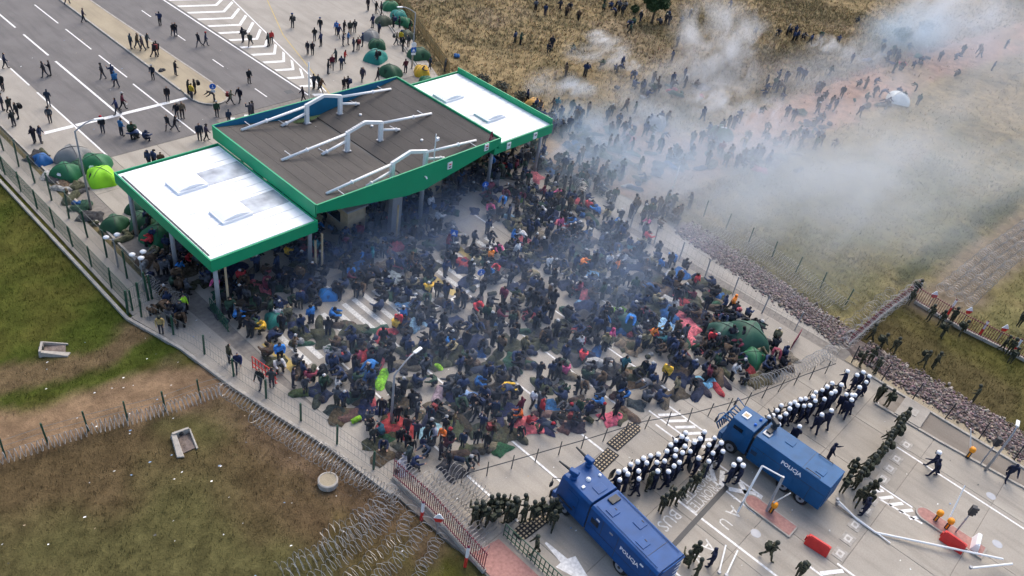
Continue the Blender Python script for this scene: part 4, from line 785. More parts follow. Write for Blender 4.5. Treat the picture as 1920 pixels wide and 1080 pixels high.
for (foot, lab) in ((G(1790, 1000), 'black traffic light on leaning grey post by the red island'), (G(1838, 870), 'black traffic light on a post beside the stone bank')):
    o = thing('traffic_light', lab, 'traffic light', (foot[0], foot[1], 0)); MB().tube([(0, 0, 0), (.0, 0, 2.3)], .05, 8).build('post', M_GREYM, o); hd = MB().box((0, 0, 2.45), (.34, .3, .75), .4).build('head', M_DARKM, o, bevel=.03)
    for z in (2.22, 2.45, 2.68): MB().tube([(.05, -.13, z), (.10, -.26, z)], .09, 8).build('visor', M_DARKM, hd)
def speed_hump(label, a, b, wd):
    o = thing('speed_hump', label, 'speed hump', ((a[0] + b[0]) / 2, (a[1] + b[1]) / 2, 0), math.atan2(b[1] - a[1], b[0] - a[0])); L = math.hypot(b[0] - a[0], b[1] - a[1]); P = [(-L / 2, -wd / 2), (L / 2 - .35, -wd / 2), (L / 2, -wd / 4), (L / 2, wd / 4), (L / 2 - .35, wd / 2), (-L / 2, wd / 2)]
    MB().prism(P, .0, .06).build('plate', M_RUBBER, o, bevel=.02); st = MB().box((0, 0, 0), (.13, .11, .02)).mesh('stud', M_BEIGE)
    for i in range(int(L / .27)):
        for j in range(4): link('stud', st, o, (-L / 2 + .2 + .27 * i, -wd * .36 + wd * .24 * j, .068))
speed_hump('dark studded speed hump in the gap between trucks, nearer the crowd', (35.1, 16.2), (38.2, 16.3), .95); speed_hump('dark studded speed hump just behind the left truck cab', (34.9, 15.9), (32.6, 15.75), .95); speed_hump('dark studded speed hump among the soldiers at lower middle', (27.6, 15.5), (25.0, 15.6), .95)
def railing(label, pts, h, m, cat='railing'):
    o = thing('railing', label, cat, (pts[0][0], pts[0][1], 0)); loc = [(x - pts[0][0], y - pts[0][1]) for x, y in pts]
    for z in (h, h * .5, .15): MB().tube([(x, y, z) for x, y in loc], .035, 6).build('rail', m, o)
    pm_ = MB().tube([(0, 0, 0), (0, 0, h)], .035, 6).mesh('baluster', m)
    for (x, y, a) in along(loc, .32): link('baluster', pm_, o, (x, y, 0))
    return o
railing('green metal railing at the lower edge beside soldiers', [(24.5, 16.2), (24.45, 8)], 1.1, M_FGREEN); railing('red and white crowd barrier beside the lower left path', [G(474, 690), G(520, 722)], 1.1, M_REDB, 'barrier'); railing('green railing panel under the left canopy corner', [G(395, 580), G(430, 625)], 1.1, M_FGREEN); railing('red leaning barrier frame right of the big tent', [G(1482, 655), G(1497, 632)], .9, M_REDM, 'barrier')
def border_post(label, foot, h=1.7):
    o = thing('border_post', label, 'border post', (foot[0], foot[1], 0)); MB().tube([(0, 0, 0), (0, 0, h * .5)], .10, 8).build('lower_half', M_REDB, o); MB().tube([(0, 0, h * .5), (0, 0, h)], .10, 8).build('upper_half', M_HELM, o); MB().lathe([(.10, h), (.02, h + .12)], n=8).build('cap', M_REDM, o)
for px, py, l in ((1777, 590, 'farthest'), (1835, 630, 'middle'), (1897, 664, 'nearest')): border_post('red and white border post by the right slatted fence, the %s one' % l, G(px, py))
border_post('red and white border post on the lower slatted fence', G(790, 975)); border_post('white and red post where the two far slatted fences meet', G(1716, 552)); border_post('thick red border post at the end of the lower slatted fence', G(872, 1062), 1.9)
for (px, py, l) in ((1754, 551, 'farthest diamond plate behind the right slatted fence'), (1819, 581, 'middle diamond plate behind the right slatted fence'), (1886, 614, 'nearest diamond plate behind the right slatted fence'), (823, 970, 'diamond plate above the lower slatted fence')):
    p = G(px, py, 1.55); o = thing('boundary_plate', 'red and white ' + l, 'sign', (p[0], p[1], 0), R_(-50)); MB().tube([(0, 0, 0), (0, 0, 1.4)], .03, 6).build('post', M_GREYM, o)
    MB().hexa([(-.30, -.03, 1.45), (.30, -.03, 1.45), (.30, .03, 1.45), (-.30, .03, 1.45), (-.05, -.03, 1.85), (.05, -.03, 1.85), (.05, .03, 1.85), (-.05, .03, 1.85)]).build('upper_plate', M_HELM, o); MB().hexa([(-.16, -.03, 1.12), (.16, -.03, 1.12), (.16, .03, 1.12), (-.16, .03, 1.12), (-.30, -.03, 1.44), (.30, -.03, 1.44), (.30, .03, 1.44), (-.30, .03, 1.44)]).build('lower_plate', M_REDB, o)
# drain head-walls and manhole in the lower left field
for (px, py, rz, lab) in ((95, 655, R_(60), 'pale concrete drain headwall lying in the left lawn'), (345, 825, R_(-10), 'pale concrete drain headwall open in the brown field')):
    x, y = G(px, py); o = thing('drain_headwall', lab, 'headwall', (x, y, -.1), rz); MB().hexa([(-.9, .55, 0), (.9, .55, 0), (.9, .75, 0), (-.9, .75, 0), (-.7, .55, .55), (.7, .55, .55), (.7, .72, .55), (-.7, .72, .55)]).build('end_wall', M_KERB, o)
    MB().hexa([(-1.15, -1.3, 0), (-.55, -1.5, 0), (-.35, .6, 0), (-.85, .6, 0), (-1.1, -1.3, .12), (-.6, -1.45, .10), (-.4, .55, .42), (-.8, .55, .5)]).build('wing_slab', M_KERB, o, bevel=.03); MB().hexa([(.55, -1.2, 0), (.75, -1.15, 0), (.85, .6, 0), (.68, .6, 0), (.57, -1.2, .12), (.72, -1.15, .12), (.82, .6, .45), (.7, .6, .45)]).build('wing_bar', M_KERB, o, bevel=.02)
    MB().hexa([(-.6, -1.1, -.02), (.6, -1.0, -.02), (.7, .5, -.02), (-.5, .5, -.02), (-.6, -1.1, .05), (.6, -1.0, .05), (.7, .5, .07), (-.5, .5, .07)]).build('floor', M_STONE, o); o.scale = (.72, .85, .8); MB().tube([(0, .5, .28), (0, .8, .28)], .2, 12).build('pipe', M_DARKM, o)
x, y = G(615, 905); o = thing('manhole', 'round pale concrete manhole ring in brown earth', 'manhole', (x, y, -.1)); MB().lathe([(.62, 0), (.62, .38), (.55, .42), (.5, .42), (.5, .3)], n=24).build('ring', M_KERB, o); MB().lathe([(.52, .34), (.52, .40), (.05, .41)], n=20).build('lid', M_SAND, o)
o = thing('goods_pad', 'pale concrete slab beside the column of soldiers at right', 'slab', (*G(1710, 775), 0), R_(2)); MB().box((0, 0, .08), (2.6, 2.0, .2)).build('slab', M_PATH, o, bevel=.02); MB().box((0, 0, .20), (.9, .7, .05)).build('lid', M_KERB, o)

# ------------------------------------------------------------------ tree and shrubs
def leaf_cloud(name, parent, centres, n, size, m, rz=0):
    p = []; 
    for (cx, cy, cz, r) in centres:
        k = int(n * r * r / sum(c[3] ** 2 for c in centres)); d = RNG.normal(0, 1, (k, 3)); d /= np.linalg.norm(d, axis=1)[:, None]; p.append(np.array([cx, cy, cz]) + d * r * (RNG.random((k, 1)) ** .45) * [1, 1, .8])
    p = np.concatenate(p); N = len(p); a = RNG.normal(0, 1, (N, 3)); a /= np.linalg.norm(a, axis=1)[:, None]; b = np.cross(a, RNG.normal(0, 1, (N, 3))); b /= np.linalg.norm(b, axis=1)[:, None]; s = size * (.6 + .8 * RNG.random((N, 1)))
    v = np.stack([p - a * s, p + b * s * .5, p + a * s, p - b * s * .5], 1).reshape(-1, 3); f = np.arange(len(v)).reshape(-1, 4)
    return link(name, raw_mesh(name, v, f, m), parent)
x, y = G(1222, 42); t = thing('tree', 'small dark green tree in the dry field at the top edge', 'tree', (x, y, -.1)); t.scale = (1.3, 1.3, 1.2)
MB().tube([(0, 0, 0), (.05, 0, 1.0), (.1, .05, 2.4), (0, .1, 4.0)], [.16, .13, .09, .03], 8).build('trunk', M_BARK, t)
for k in range(6):
    a = k * 1.05; MB().tube([(.05, 0, 1.2 + .25 * k), (.8 * math.cos(a), .8 * math.sin(a), 1.9 + .3 * k)], [.06, .02], 5).build('limb', M_BARK, t)
leaf_cloud('crown', t, [(0, 0, 3.0, 1.1), (.9, .3, 2.3, .8), (-.9, -.2, 2.4, .85), (.3, -.8, 2.6, .8), (-.3, .8, 2.7, .8), (.1, 0, 4.1, .8), (1.1, -.5, 2.9, .5), (-1.2, .4, 3.0, .5)], 5200, .14, M_LEAF)
for (px, py, s, m, lab) in ((1690, 78, 1.8, M_LEAF, 'dark leafy shrub in the smoke at upper right'), (1735, 60, 1.5, M_LEAF, 'dark shrub behind the first at upper right'), (905, 160, 1.1, M_LEAFG, 'grey leafless bush behind the right canopy roof, upper'), (940, 175, 1.2, M_LEAFG, 'grey leafless bush behind the right canopy roof, middle'), (975, 190, 1.0, M_LEAFG, 'grey leafless bush behind the right canopy roof, lower'), (1190, 22, .8, M_LEAF, 'low green shrub left of the field tree')):
    x, y = G(px, py); t = thing('shrub', lab, 'shrub', (x, y, -.1))
    for k in range(7): a = k * .9; MB().tube([(0, 0, 0), (.4 * s * math.cos(a), .4 * s * math.sin(a), .6 * s), (.7 * s * math.cos(a + .3), .7 * s * math.sin(a + .3), 1.2 * s)], [.04, .03, .01], 5).build('stem', M_BARK, t)
    leaf_cloud('foliage', t, [(0, 0, .8 * s, .8 * s), (.7 * s, .2, .6 * s, .55 * s), (-.6 * s, -.3, .6 * s, .55 * s), (.1, .6 * s, .7 * s, .5 * s)], 1300 if m is M_LEAF else 420, .13, m)

# ------------------------------------------------------------------ people: one continuous skinned body per pose
def skeleton(lean=0, legs=((0, 0), (0, 0)), arms=((5, 12, 12), (5, 12, 12)), head=0, sit=False, fingers=True, splay=0):
    """joints by forward kinematics; the figure faces +Y; returns vertices, edges, radii, region of each vertex"""
    V = []; E = []; RR = []; REG = []
    def add(p, r, reg, par=None):
        V.append(Vector(p)); RR.append(r if isinstance(r, tuple) else (r, r)); REG.append(reg)
        if par is not None: E.append((par, len(V) - 1))
        return len(V) - 1
    L = R_(lean); t = Vector((0, math.sin(L), math.cos(L))); pel = Vector((0, 0, .95))
    i0 = add(pel, (.165, .125), 1); i1 = add(pel + t * .2, (.17, .13), 0, i0); i2 = add(pel + t * .44, (.19, .135), 0, i1); i3 = add(pel + t * .54, .065, 0, i2)
    H = R_(lean + head); th = Vector((0, math.sin(H), math.cos(H))); nb = pel + t * .56
    h1 = add(nb + th * .09, (.075, .085), 3, i3); h2 = add(nb + th * .17, (.085, .10), 3, h1); add(nb + th * .245, (.06, .07), 3, h2)
    for s, (hip, knee) in zip((-1, 1), legs):
        a = R_(hip); k = R_(hip - knee); sp = R_(splay) * s; hp = pel + Vector((s * .09, 0, -.05)); d1 = Vector((math.sin(sp), math.sin(a), -math.cos(a))).normalized(); kn = hp + d1 * .43; d2 = Vector((0, math.sin(k), -math.cos(k))); an = kn + d2 * .40
        j = add(hp + d1 * .08, .095, 1, i0); j = add(kn, .066, 1, j); j = add(an, .052, 1, j); f = Vector((0, 1, 0)) if not sit else Vector((0, .9, .25)); fd = add(an + f * .05 + Vector((0, 0, -.05)), .048, 2, j); add(an + f * .18 + Vector((0, 0, -.06)), .04, 2, fd)
    for s, (fl, ab, el) in zip((-1, 1), arms):
        sh = pel + t * .46 + Vector((s * .19, 0, 0)); a = R_(fl); b = R_(ab); d1 = Vector((s * math.sin(b), math.sin(a) * math.cos(b), -math.cos(a) * math.cos(b))); eb = sh + d1 * .28; a2 = R_(fl + el); d2 = Vector((s * math.sin(b) * .2 - s * .25 * math.sin(R_(el)), math.sin(a2), -math.cos(a2))).normalized(); wr = eb + d2 * .24
        j = add(sh, .088, 0, i2); j = add(eb, .066, 0, j); j = add(wr, .045, 0, j); pm_ = add(wr + d2 * .075, (.045, .028), 4, j)
        if fingers:
            sd = d2.cross(Vector((0, 0, 1))); sd = sd.normalized() if sd.length > .1 else Vector((1, 0, 0))
            for q, ln in zip((-.03, -.01, .01, .03), (.06, .075, .08, .07)):
                b0 = wr + d2 * .10 + sd * q; c = add(b0, .010, 4, pm_); add(b0 + d2 * ln + Vector((0, .015, 0)), .008, 4, c)
            c = add(wr + d2 * .06 + sd * .05, .011, 4, pm_); add(wr + d2 * .10 + sd * .065, .009, 4, c)
    return V, E, RR, REG
def body_mesh(name, mats, hood=False, sub=1, zdrop=None, **kw):
    V, E, RR, REG = skeleton(**kw)
    me = bpy.data.meshes.new('armature_lines'); me.from_pydata([tuple(v) for v in V], E, []); o = bpy.data.objects.new('armature_lines', me); COL.objects.link(o)
    md = o.modifiers.new('skin', 'SKIN'); md.branch_smoothing = .2
    for i, sv in enumerate(me.skin_vertices[0].data): sv.radius = RR[i]; sv.use_root = (i == 0)
    if sub: o.modifiers.new('subsurf', 'SUBSURF').levels = sub
    dg = bpy.context.evaluated_depsgraph_get(); ev = bpy.data.meshes.new_from_object(o.evaluated_get(dg)); bpy.data.objects.remove(o); bpy.data.meshes.remove(me); ev.name = name
    n = len(ev.vertices); co = np.zeros(n * 3); ev.vertices.foreach_get('co', co); co = co.reshape(-1, 3)
    zmin = co[:, 2].min() if zdrop is None else zdrop; co[:, 2] -= zmin
    if sub:                                                # a nose on the front of the face
        hc = np.array(V[5]) - [0, 0, zmin]; d = np.abs(co[:, 0]); fr = (d < .02) & (np.abs(co[:, 2] - hc[2] + .02) < .05) & (co[:, 1] > hc[1] + .04); co[fr, 1] += .018
    ev.vertices.foreach_set('co', co.ravel()); S = []
    for a, b in E: S.append((np.array(V[a]) - [0, 0, zmin], np.array(V[b]) - [0, 0, zmin], REG[b]))
    ctr = np.zeros(len(ev.polygons) * 3); ev.polygons.foreach_get('center', ctr); ctr = ctr.reshape(-1, 3); best = np.full(len(ctr), 1e9); reg = np.zeros(len(ctr), int)
    for a, b, r in S:
        ab = b - a; t = np.clip(((ctr - a) @ ab) / (ab @ ab + 1e-9), 0, 1); d = np.linalg.norm(ctr - a - t[:, None] * ab, axis=1) - (.04 if r in (0, 1) else 0); m = d < best; best[m] = d[m]; reg[m] = r
    hc = np.array(V[5]) - [0, 0, zmin]; headf = reg == 3; hair = headf & ((ctr[:, 1] < hc[1] + .025) | (ctr[:, 2] > hc[2] + .055)); idx = np.where(hair, 0 if hood else 3, np.where(headf, 2, np.where(reg == 4, 2, np.where(reg == 2, 4, reg))))
    for m in mats: ev.materials.append(m)
    ev.polygons.foreach_set('material_index', idx.astype(np.int32)); ev.polygons.foreach_set('use_smooth', [True] * len(ev.polygons)); ev.update()
    ev['head'] = tuple(hc); return ev
CIV = [M_JACKET, M_TROUS, M_SKIN, M_HAIR, M_SHOE]
POSES = {
    'standing': dict(lean=3, legs=((3, 2), (-3, 3)), arms=((8, 6, 18), (2, 7, 12)), head=8),
    'standing with hands in pockets': dict(lean=5, legs=((-3, 0), (4, 5)), arms=((-6, 14, 55), (-4, 13, 50)), head=15),
    'standing with raised hand': dict(lean=2, legs=((0, 2), (4, 6)), arms=((40, 8, 105), (5, 7, 25)), head=4),
    'walking': dict(lean=6, legs=((16, 8), (-12, 16)), arms=((-14, 6, 12), (16, 6, 22)), head=0),
    'walking with a long stride': dict(lean=9, legs=((-18, 24), (22, 10)), arms=((20, 7, 30), (-18, 7, 16)), head=0),
    'bending forward': dict(lean=62, legs=((10, 18), (-4, 8)), arms=((45, 8, 20), (50, 8, 15)), head=-10),
    'sitting': dict(lean=18, legs=((100, 112), (94, 105)), arms=((48, 14, 40), (52, 12, 45)), head=20, sit=True, splay=10),
    'crouching': dict(lean=38, legs=((105, 130), (70, 128)), arms=((60, 10, 35), (55, 12, 40)), head=-10, splay=8),
}
BODY = {}
for k, kw in POSES.items():
    BODY[k] = body_mesh('person', CIV, False, **kw)
    BODY[k + ' hood'] = body_mesh('person', CIV, True, **kw)
LOW = {k: body_mesh('low', CIV, k.endswith('k'), 0, None, **dict(POSES[k], fingers=False)) for k in POSES}
# things worn
def pack_mesh():
    b = MB(); b.box((0, -.26, 0), (.32, .20, .48)); b.box((0, -.39, -.06), (.24, .08, .26)); b.tube([(-.12, -.14, .2), (-.14, .12, .16), (-.14, .12, -.08), (-.12, -.14, -.16)], .02, 5); b.tube([(.12, -.14, .2), (.14, .12, .16), (.14, .12, -.08), (.12, -.14, -.16)], .02, 5); return b.mesh('backpack', M_CLOTH)
PACK = pack_mesh()
def helm_mesh(m, vis):
    b = MB(); b.lathe([(.108, -.07), (.122, -.02), (.125, .05), (.105, .12), (.06, .16), (.0, .172)], n=14)
    for k in range(-3, 4):
        pass
    me = b.mesh('helmet', m, True); return me
HELMW, HELMG = helm_mesh(M_HELM, 1), helm_mesh(M_HELMD, 0)
VISOR = MB().add([(.13 * math.sin(a), .06 + .10 * math.cos(a), z) for z in (-.13, .0) for a in np.linspace(-1.1, 1.1, 7)], [(i, i + 1, i + 8, i + 7) for i in range(6)]).mesh('visor', M_VISOR)
CAPM = MB().lathe([(.115, .0), (.12, .06), (.08, .12), (0, .13)], n=12).mesh('knitted_hat', M_CLOTH, True)
SHIELD = MB().add([(.28 * math.sin(a) / .9, .28 + .10 * math.cos(a), z) for z in (.55, 1.45) for a in np.linspace(-.9, .9, 6)], [(i, i + 1, i + 7, i + 6) for i in range(5)]).mesh('shield', M_VISOR)
CLOTHES = [('black', (.014, .015, .019), 34), ('dark navy', (.016, .026, .058), 24), ('charcoal grey', (.045, .048, .055), 12), ('dark green', (.02, .04, .026), 6), ('brown', (.065, .042, .026), 6), ('bright blue', (.02, .11, .30), 3), ('red', (.36, .03, .035), 2), ('burgundy', (.10, .018, .03), 3), ('khaki', (.14, .12, .07), 4), ('pink', (.4, .07, .16), .7), ('pale grey', (.36, .36, .36), 2), ('mustard yellow', (.5, .30, .03), .6), ('teal', (.02, .10, .12), 1), ('orange', (.6, .17, .02), .5)]
_cw = np.array([c[2] for c in CLOTHES], float); _cw /= _cw.sum()
def pick_cloth(): return CLOTHES[RNG.choice(len(CLOTHES), p=_cw)]
PEOPLE = 0
def person(x, y, rz, pose, cloth, where, pack=False, hat=False, hood=None, scale=None, z=0.0):
    nm, c, _ = cloth; hood = (random.random() < .35) if hood is None else hood; key = pose + (' hood' if hood and not hat else ''); me = BODY[key]
    o = link('person', me, None, (x, y, z), rz, 0, None, tuple(v * random.uniform(.8, 1.25) for v in c)); s = scale or random.uniform(.95, 1.06); f_ = random.uniform(1.06, 1.28); o.scale = (s * f_, s * f_, s)
    hc = me['head']
    if hat: link('knitted_hat', CAPM, o, (hc[0], hc[1] - .01, hc[2] + .02), 0, 0, None, random.choice([(.02, .02, .022), (.3, .3, .3), (.3, .02, .03), (.02, .04, .12)]))
    if pack: link('backpack', PACK, o, (0, hc[1] - .07 if 'bend' not in pose else .3, hc[2] - .42), 0, 0, None, random.choice([(.012, .012, .014), (.02, .03, .07), (.05, .05, .05), (.16, .03, .03)]))
    short = {'standing with hands in pockets': 'hands in pockets', 'standing with raised hand': 'hand raised', 'walking with a long stride': 'striding', 'bending forward': 'bending'}.get(pose, pose)
    lab = 'person in %s %s%s%s %s' % (nm if len(nm.split()) > 1 else nm + ' jacket', short, ' with backpack' if pack else ' in hat' if hat else ' with hood up' if hood else '', '', where)
    if len(lab.split()) > 13: lab = 'person in %s %s %s' % (nm, short, where)
    if len(lab.split()) > 13: lab = 'person in %s %s %s' % (nm.split()[-1], short, where)
    return tag(o, lab, 'person', where)
CN = {c[0]: c for c in CLOTHES}; BK, NV, CH, GN, BR, BL, RD, BU, KH, PK, GY, YE, TE, OR_ = CLOTHES
def zoom_list(x0, y0, rows):
    """feet noted on fourfold enlargements"""
    for r in rows:
        x, y = G(x0 + r[0] / 4, y0 + r[1] / 4); yield x, y, (r[2] if len(r) > 2 else None), (r[3] if len(r) > 3 else None)
def put(rows, x0, y0, where, allow=('standing', 'standing with hands in pockets', 'standing', 'walking', 'walking with a long stride', 'standing with raised hand')):
    for x, y, c, p in zoom_list(x0, y0, rows):
        z = .12 if inside(x, y, MED) else 0.0
        person(x, y, random.uniform(0, 6.28), p or random.choice(allow), c or random.choice([BK, BK, BK, NV, CH, BK]), where, pack=random.random() < .14, hat=random.random() < .15, z=z)
put([(510, 40, BK, 'walking with a long stride'), (630, 168), (775, 595, BK, 'walking'), (850, 600, NV), (875, 655, BL, 'walking'), (1150, 600), (1260, 762), (885, 860, NV), (925, 820, BU), (775, 1000), (915, 1020, BL), (1330, 890), (1370, 885, KH), (1265, 975), (1315, 985)], 0, 0, 'on lanes left of the median')
put([(985, 375), (1035, 372, BR), (1075, 390), (1110, 365), (1160, 438), (1180, 430), (1320, 575), (1415, 715), (1440, 745, YE, 'standing'), (1468, 712), (1610, 770, BK, 'bending forward')], 0, 0, 'on the sandy median')
put([(45, 515, NV, 'walking'), (340, 580), (385, 568), (370, 800, NV), (380, 920, CH), (25, 680), (25, 830), (80, 850), (110, 950), (140, 890), (265, 1075), (310, 1070, NV)], 0, 0, 'on the pale left lane')
put([(1203, 195), (1300, 272), (1322, 270), (1495, 350), (1545, 345), (1870, 625), (1630, 875, GN), (1730, 785, KH), (1800, 765), (1720, 935, NV), (1880, 890), (1900, 880), (1500, 1050, NV), (1550, 1055, CH)], 0, 0, 'on lanes right of the median')
put([(1825, 318), (1880, 345, CH)], 0, 0, 'on the chevron markings'); put([(95, 350, CH), (118, 330, RD), (355, 765, BK, 'walking')], 480, 0, 'on the chevron markings')
put([(275, 210), (482, 230), (388, 408), (425, 412), (440, 310), (487, 350), (620, 285, NV), (605, 260, BL), (660, 255), (705, 255), (740, 245), (652, 345, CH), (690, 335, BL), (733, 385), (765, 378), (800, 350), (600, 465), (665, 475, RD), (640, 525, NV), (570, 520, BU), (540, 555), (660, 690), (690, 680), (798, 610, CH), (910, 610), (435, 670), (470, 665), (487, 690, BR), (875, 210, NV)], 480, 0, 'on paving behind the canopy')
put([(900, 100), (940, 110), (840, 80), (920, 265), (1050, 340, KH), (1085, 330, YE), (1100, 385), (1140, 360), (1120, 550, BU), (905, 480), (1240, 560, CH, 'sitting'), (1300, 530), (1415, 540), (1030, 210), (1075, 215), (1150, 240)], 480, 0, 'among the far verge tents')
put([(35, 745), (120, 750, CH), (280, 745), (370, 800)], 480, 540, 'on the lower left path'); put([(1720, 560, BR), (1790, 620, NV)], 0, 540, 'on the lower left path')
o = person(*G(303, 625), R_(150), 'standing with hands in pockets', KH, 'in pale firefighter suit by the path gate', hood=False); o['label'] = 'person in sandy firefighter suit with helmet by the path gate'; link('helmet', HELMG, o, o.data['head']); o.color = (.42, .31, .13, 1)
o = person(*G(346, 588), R_(200), 'standing', GN, 'by the canopy corner', hood=False); o['label'] = 'person in fluorescent yellow vest behind the path gate'; o.color = (.45, .80, .05, 1)

# police and soldiers
POL = [M_NAVY, M_NAVY, M_SKIN, M_HAIR, M_SHOE]; SOL = [M_CAMO, M_CAMO, M_SKIN, M_CAMO, M_SHOE]
def uniform_set(mats):
    d = {}
    for k in ('standing', 'standing with hands in pockets', 'standing with raised hand', 'walking', 'walking with a long stride', 'crouching'):
        me = BODY[k].copy(); me.materials.clear()
        for m in mats: me.materials.append(m)
        me['head'] = BODY[k]['head']; d[k] = me
    return d
PB, SB = uniform_set(POL), uniform_set(SOL)
def officer(x, y, rz, where, pose=None, helmet=True, shield=False):
    pose = pose or random.choice(['standing', 'standing', 'standing with raised hand', 'walking']); o = link('person', PB[pose], None, (x, y, 0), rz); s = random.uniform(.98, 1.05); f_ = random.uniform(1.22, 1.42); o.scale = (s * f_, s * f_, s); hc = PB[pose]['head']
    if helmet: h = link('helmet', HELMW, o, (hc[0], hc[1], hc[2] + .01)); link('visor', VISOR, h)
    if shield: link('shield', SHIELD, o)
    tag(o, 'person in navy riot uniform %s%s' % ('with white helmet ' if helmet else 'and dark cap ', where), 'police officer', 'riot police ' + where)
HZ = [(805, 310), (860, 292), (875, 328), (817, 362), (900, 245), (950, 232), (958, 297), (963, 355), (990, 205), (1017, 240), (1045, 185), (1093, 238), (1110, 170), (1100, 305), (1153, 225), (1168, 153), (1187, 295), (1198, 102), (1222, 265), (1233, 140), (1233, 182), (1240, 68), (1265, 232), (1278, 42), (1290, 160), (1303, 117), (1320, 57), (1348, 148), (1377, 82), (1417, 62), (1450, 10), (1488, 98), (1527, 48), (1577, 90), (1515, 162), (1590, 152), (1408, 202), (1485, 225), (1315, 5)]
for zx, zy in HZ: officer(*G(960 + zx / 4, 810 + zy / 4, 1.72), R_(20) + random.uniform(-.5, .5), 'between the trucks', shield=random.random() < .3)
for zx, zy in ((1670, 258), (1740, 262), (1715, 212)): officer(*G(960 + zx / 4, 810 + zy / 4, 1.72), R_(20) + random.uniform(-.4, .4), 'beside the paler truck cab')
HZ2 = [(640, 350), (560, 280), (590, 265), (600, 305), (650, 285), (630, 225), (657, 187), (700, 255), (735, 215), (740, 170), (772, 160), (795, 190), (825, 138), (867, 130), (852, 190), (903, 190), (925, 115), (945, 150), (955, 72), (1010, 52), (1020, 140), (1047, 35), (1080, 90), (1112, 75), (1087, 5), (1168, 12)]
for zx, zy in HZ2: officer(*G(1320 + zx / 4.5, 720 + zy / 4.5, 1.72), R_(15) + random.uniform(-.5, .5), 'right of the paler truck', shield=random.random() < .3)
for px, py in ((1592, 697), (1609, 704), (1620, 699), (1632, 706), (1627, 716), (1614, 727), (1600, 741)): officer(*G(px, py, 1.72), R_(20) + random.uniform(-.5, .5), 'nearest the far wire')
for zx, zy in ((1200, 95), (1278, 105), (1243, 143), (995, 270), (1080, 235), (803, 368)): officer(*G(1320 + zx / 4.5, 720 + zy / 4.5, 1.72), R_(-60) + random.uniform(-.6, .6), 'walking behind the right line', 'walking')
officer(*G(1745, 880), R_(10), 'near the right stone bank', 'walking with a long stride'); officer(*G(1746, 892), R_(30), 'near the right stone bank', 'walking', False); officer(*G(1550, 862), R_(200), 'behind the paler truck', 'standing with raised hand', False); officer(*G(1885, 898), R_(120), 'at the right edge by the fence', 'walking with a long stride', False); officer(*G(1330, 1062), R_(20), 'beside the lane letters', 'standing', False); officer(*G(1615, 965), R_(30), 'behind the rear of the paler truck', 'standing', False)
def soldier(x, y, where, rz=None, pose=None, dark=False):
    pose = pose or random.choice(['standing', 'standing', 'standing with hands in pockets', 'walking', 'standing with raised hand']); o = link('person', SB[pose], None, (x, y, 0), random.uniform(0, 6.28) if rz is None else rz); s = random.uniform(.97, 1.05); o.scale = (s * 1.15, s * 1.15, s); hc = SB[pose]['head']
    link('helmet', HELMG, o, (hc[0], hc[1], hc[2] + .01))
    if random.random() < .3: link('backpack', PACK, o, (0, hc[1] - .05, hc[2] - .42), 0, 0, None, (.03, .035, .022))
    tag(o, 'person in camouflage %s %s' % ({'standing with hands in pockets': 'waiting', 'standing with raised hand': 'hand raised', 'walking with a long stride': 'striding'}.get(pose, pose), where), 'soldier', 'soldiers ' + where)
for i, (zx, zy) in enumerate([(1040, 130), (1085, 60), (1195, 245), (1275, 290), (1360, 270), (1290, 375), (1430, 360)]): soldier(*G(1440 + zx / 4, 540 + zy / 4), 'along the right slatted fence')
for zx, zy in ((1740, 470), (1790, 500), (1800, 570), (1870, 290)): soldier(*G(1440 + zx / 4, 540 + zy / 4), 'by the nearest border post at right')
for zx, zy in ((755, 400), (825, 470), (925, 490), (1145, 590), (1225, 605), (1530, 855)): soldier(*G(1440 + zx / 4, 540 + zy / 4), 'on the green grass plot')
for zx, zy in ((800, 845), (880, 890), (680, 590), (750, 570), (795, 640)): soldier(*G(1440 + zx / 4, 540 + zy / 4), 'at the crossing of fence and stone bank')
for t in np.linspace(0, 1, 19):
    px = np.interp(t, [0, .2, .6, 1], [1688, 1672, 1640, 1598]); py = np.interp(t, [0, .2, .6, 1], [795, 820, 868, 915]); soldier(*G(px + random.uniform(-4, 4), py + random.uniform(-3, 3)), 'in the column behind the paler truck', R_(30) + random.uniform(-.4, .4))
for px, py in ((1585, 905), (1576, 925), (1602, 945), (1612, 935), (1628, 930), (1592, 890), (1620, 952)): soldier(*G(px, py), 'beside the rear of the paler truck')
for k in range(20):
    px = 885 + 160 * ((k % 12) + random.uniform(0, .7)) / 12; py = 985 - 12 * (k // 12) - (px - 885) * .09 + random.uniform(-4, 6); soldier(*G(px, py), 'in the group left of the nearer truck', R_(-10) + random.uniform(-.6, .6))
for px, py, p in ((1003, 1038, None), (1033, 990, 'walking')): soldier(*G(px, py), 'beside the lower speed hump', None, p)
for px, py in ((1210, 920), (1222, 912), (1236, 962), (1252, 950), (1266, 945), (1280, 932), (1298, 920), (1310, 905)): soldier(*G(px, py), 'between the nearer truck and ground letters')
for px, py, p in ((1436, 1048, 'walking with a long stride'), (1285, 1068, 'crouching'), (1297, 1052, 'standing'), (1492, 1085, 'standing'), (1303, 1082, 'standing')): soldier(*G(px, py), 'in the yard at the lower edge', None, p)

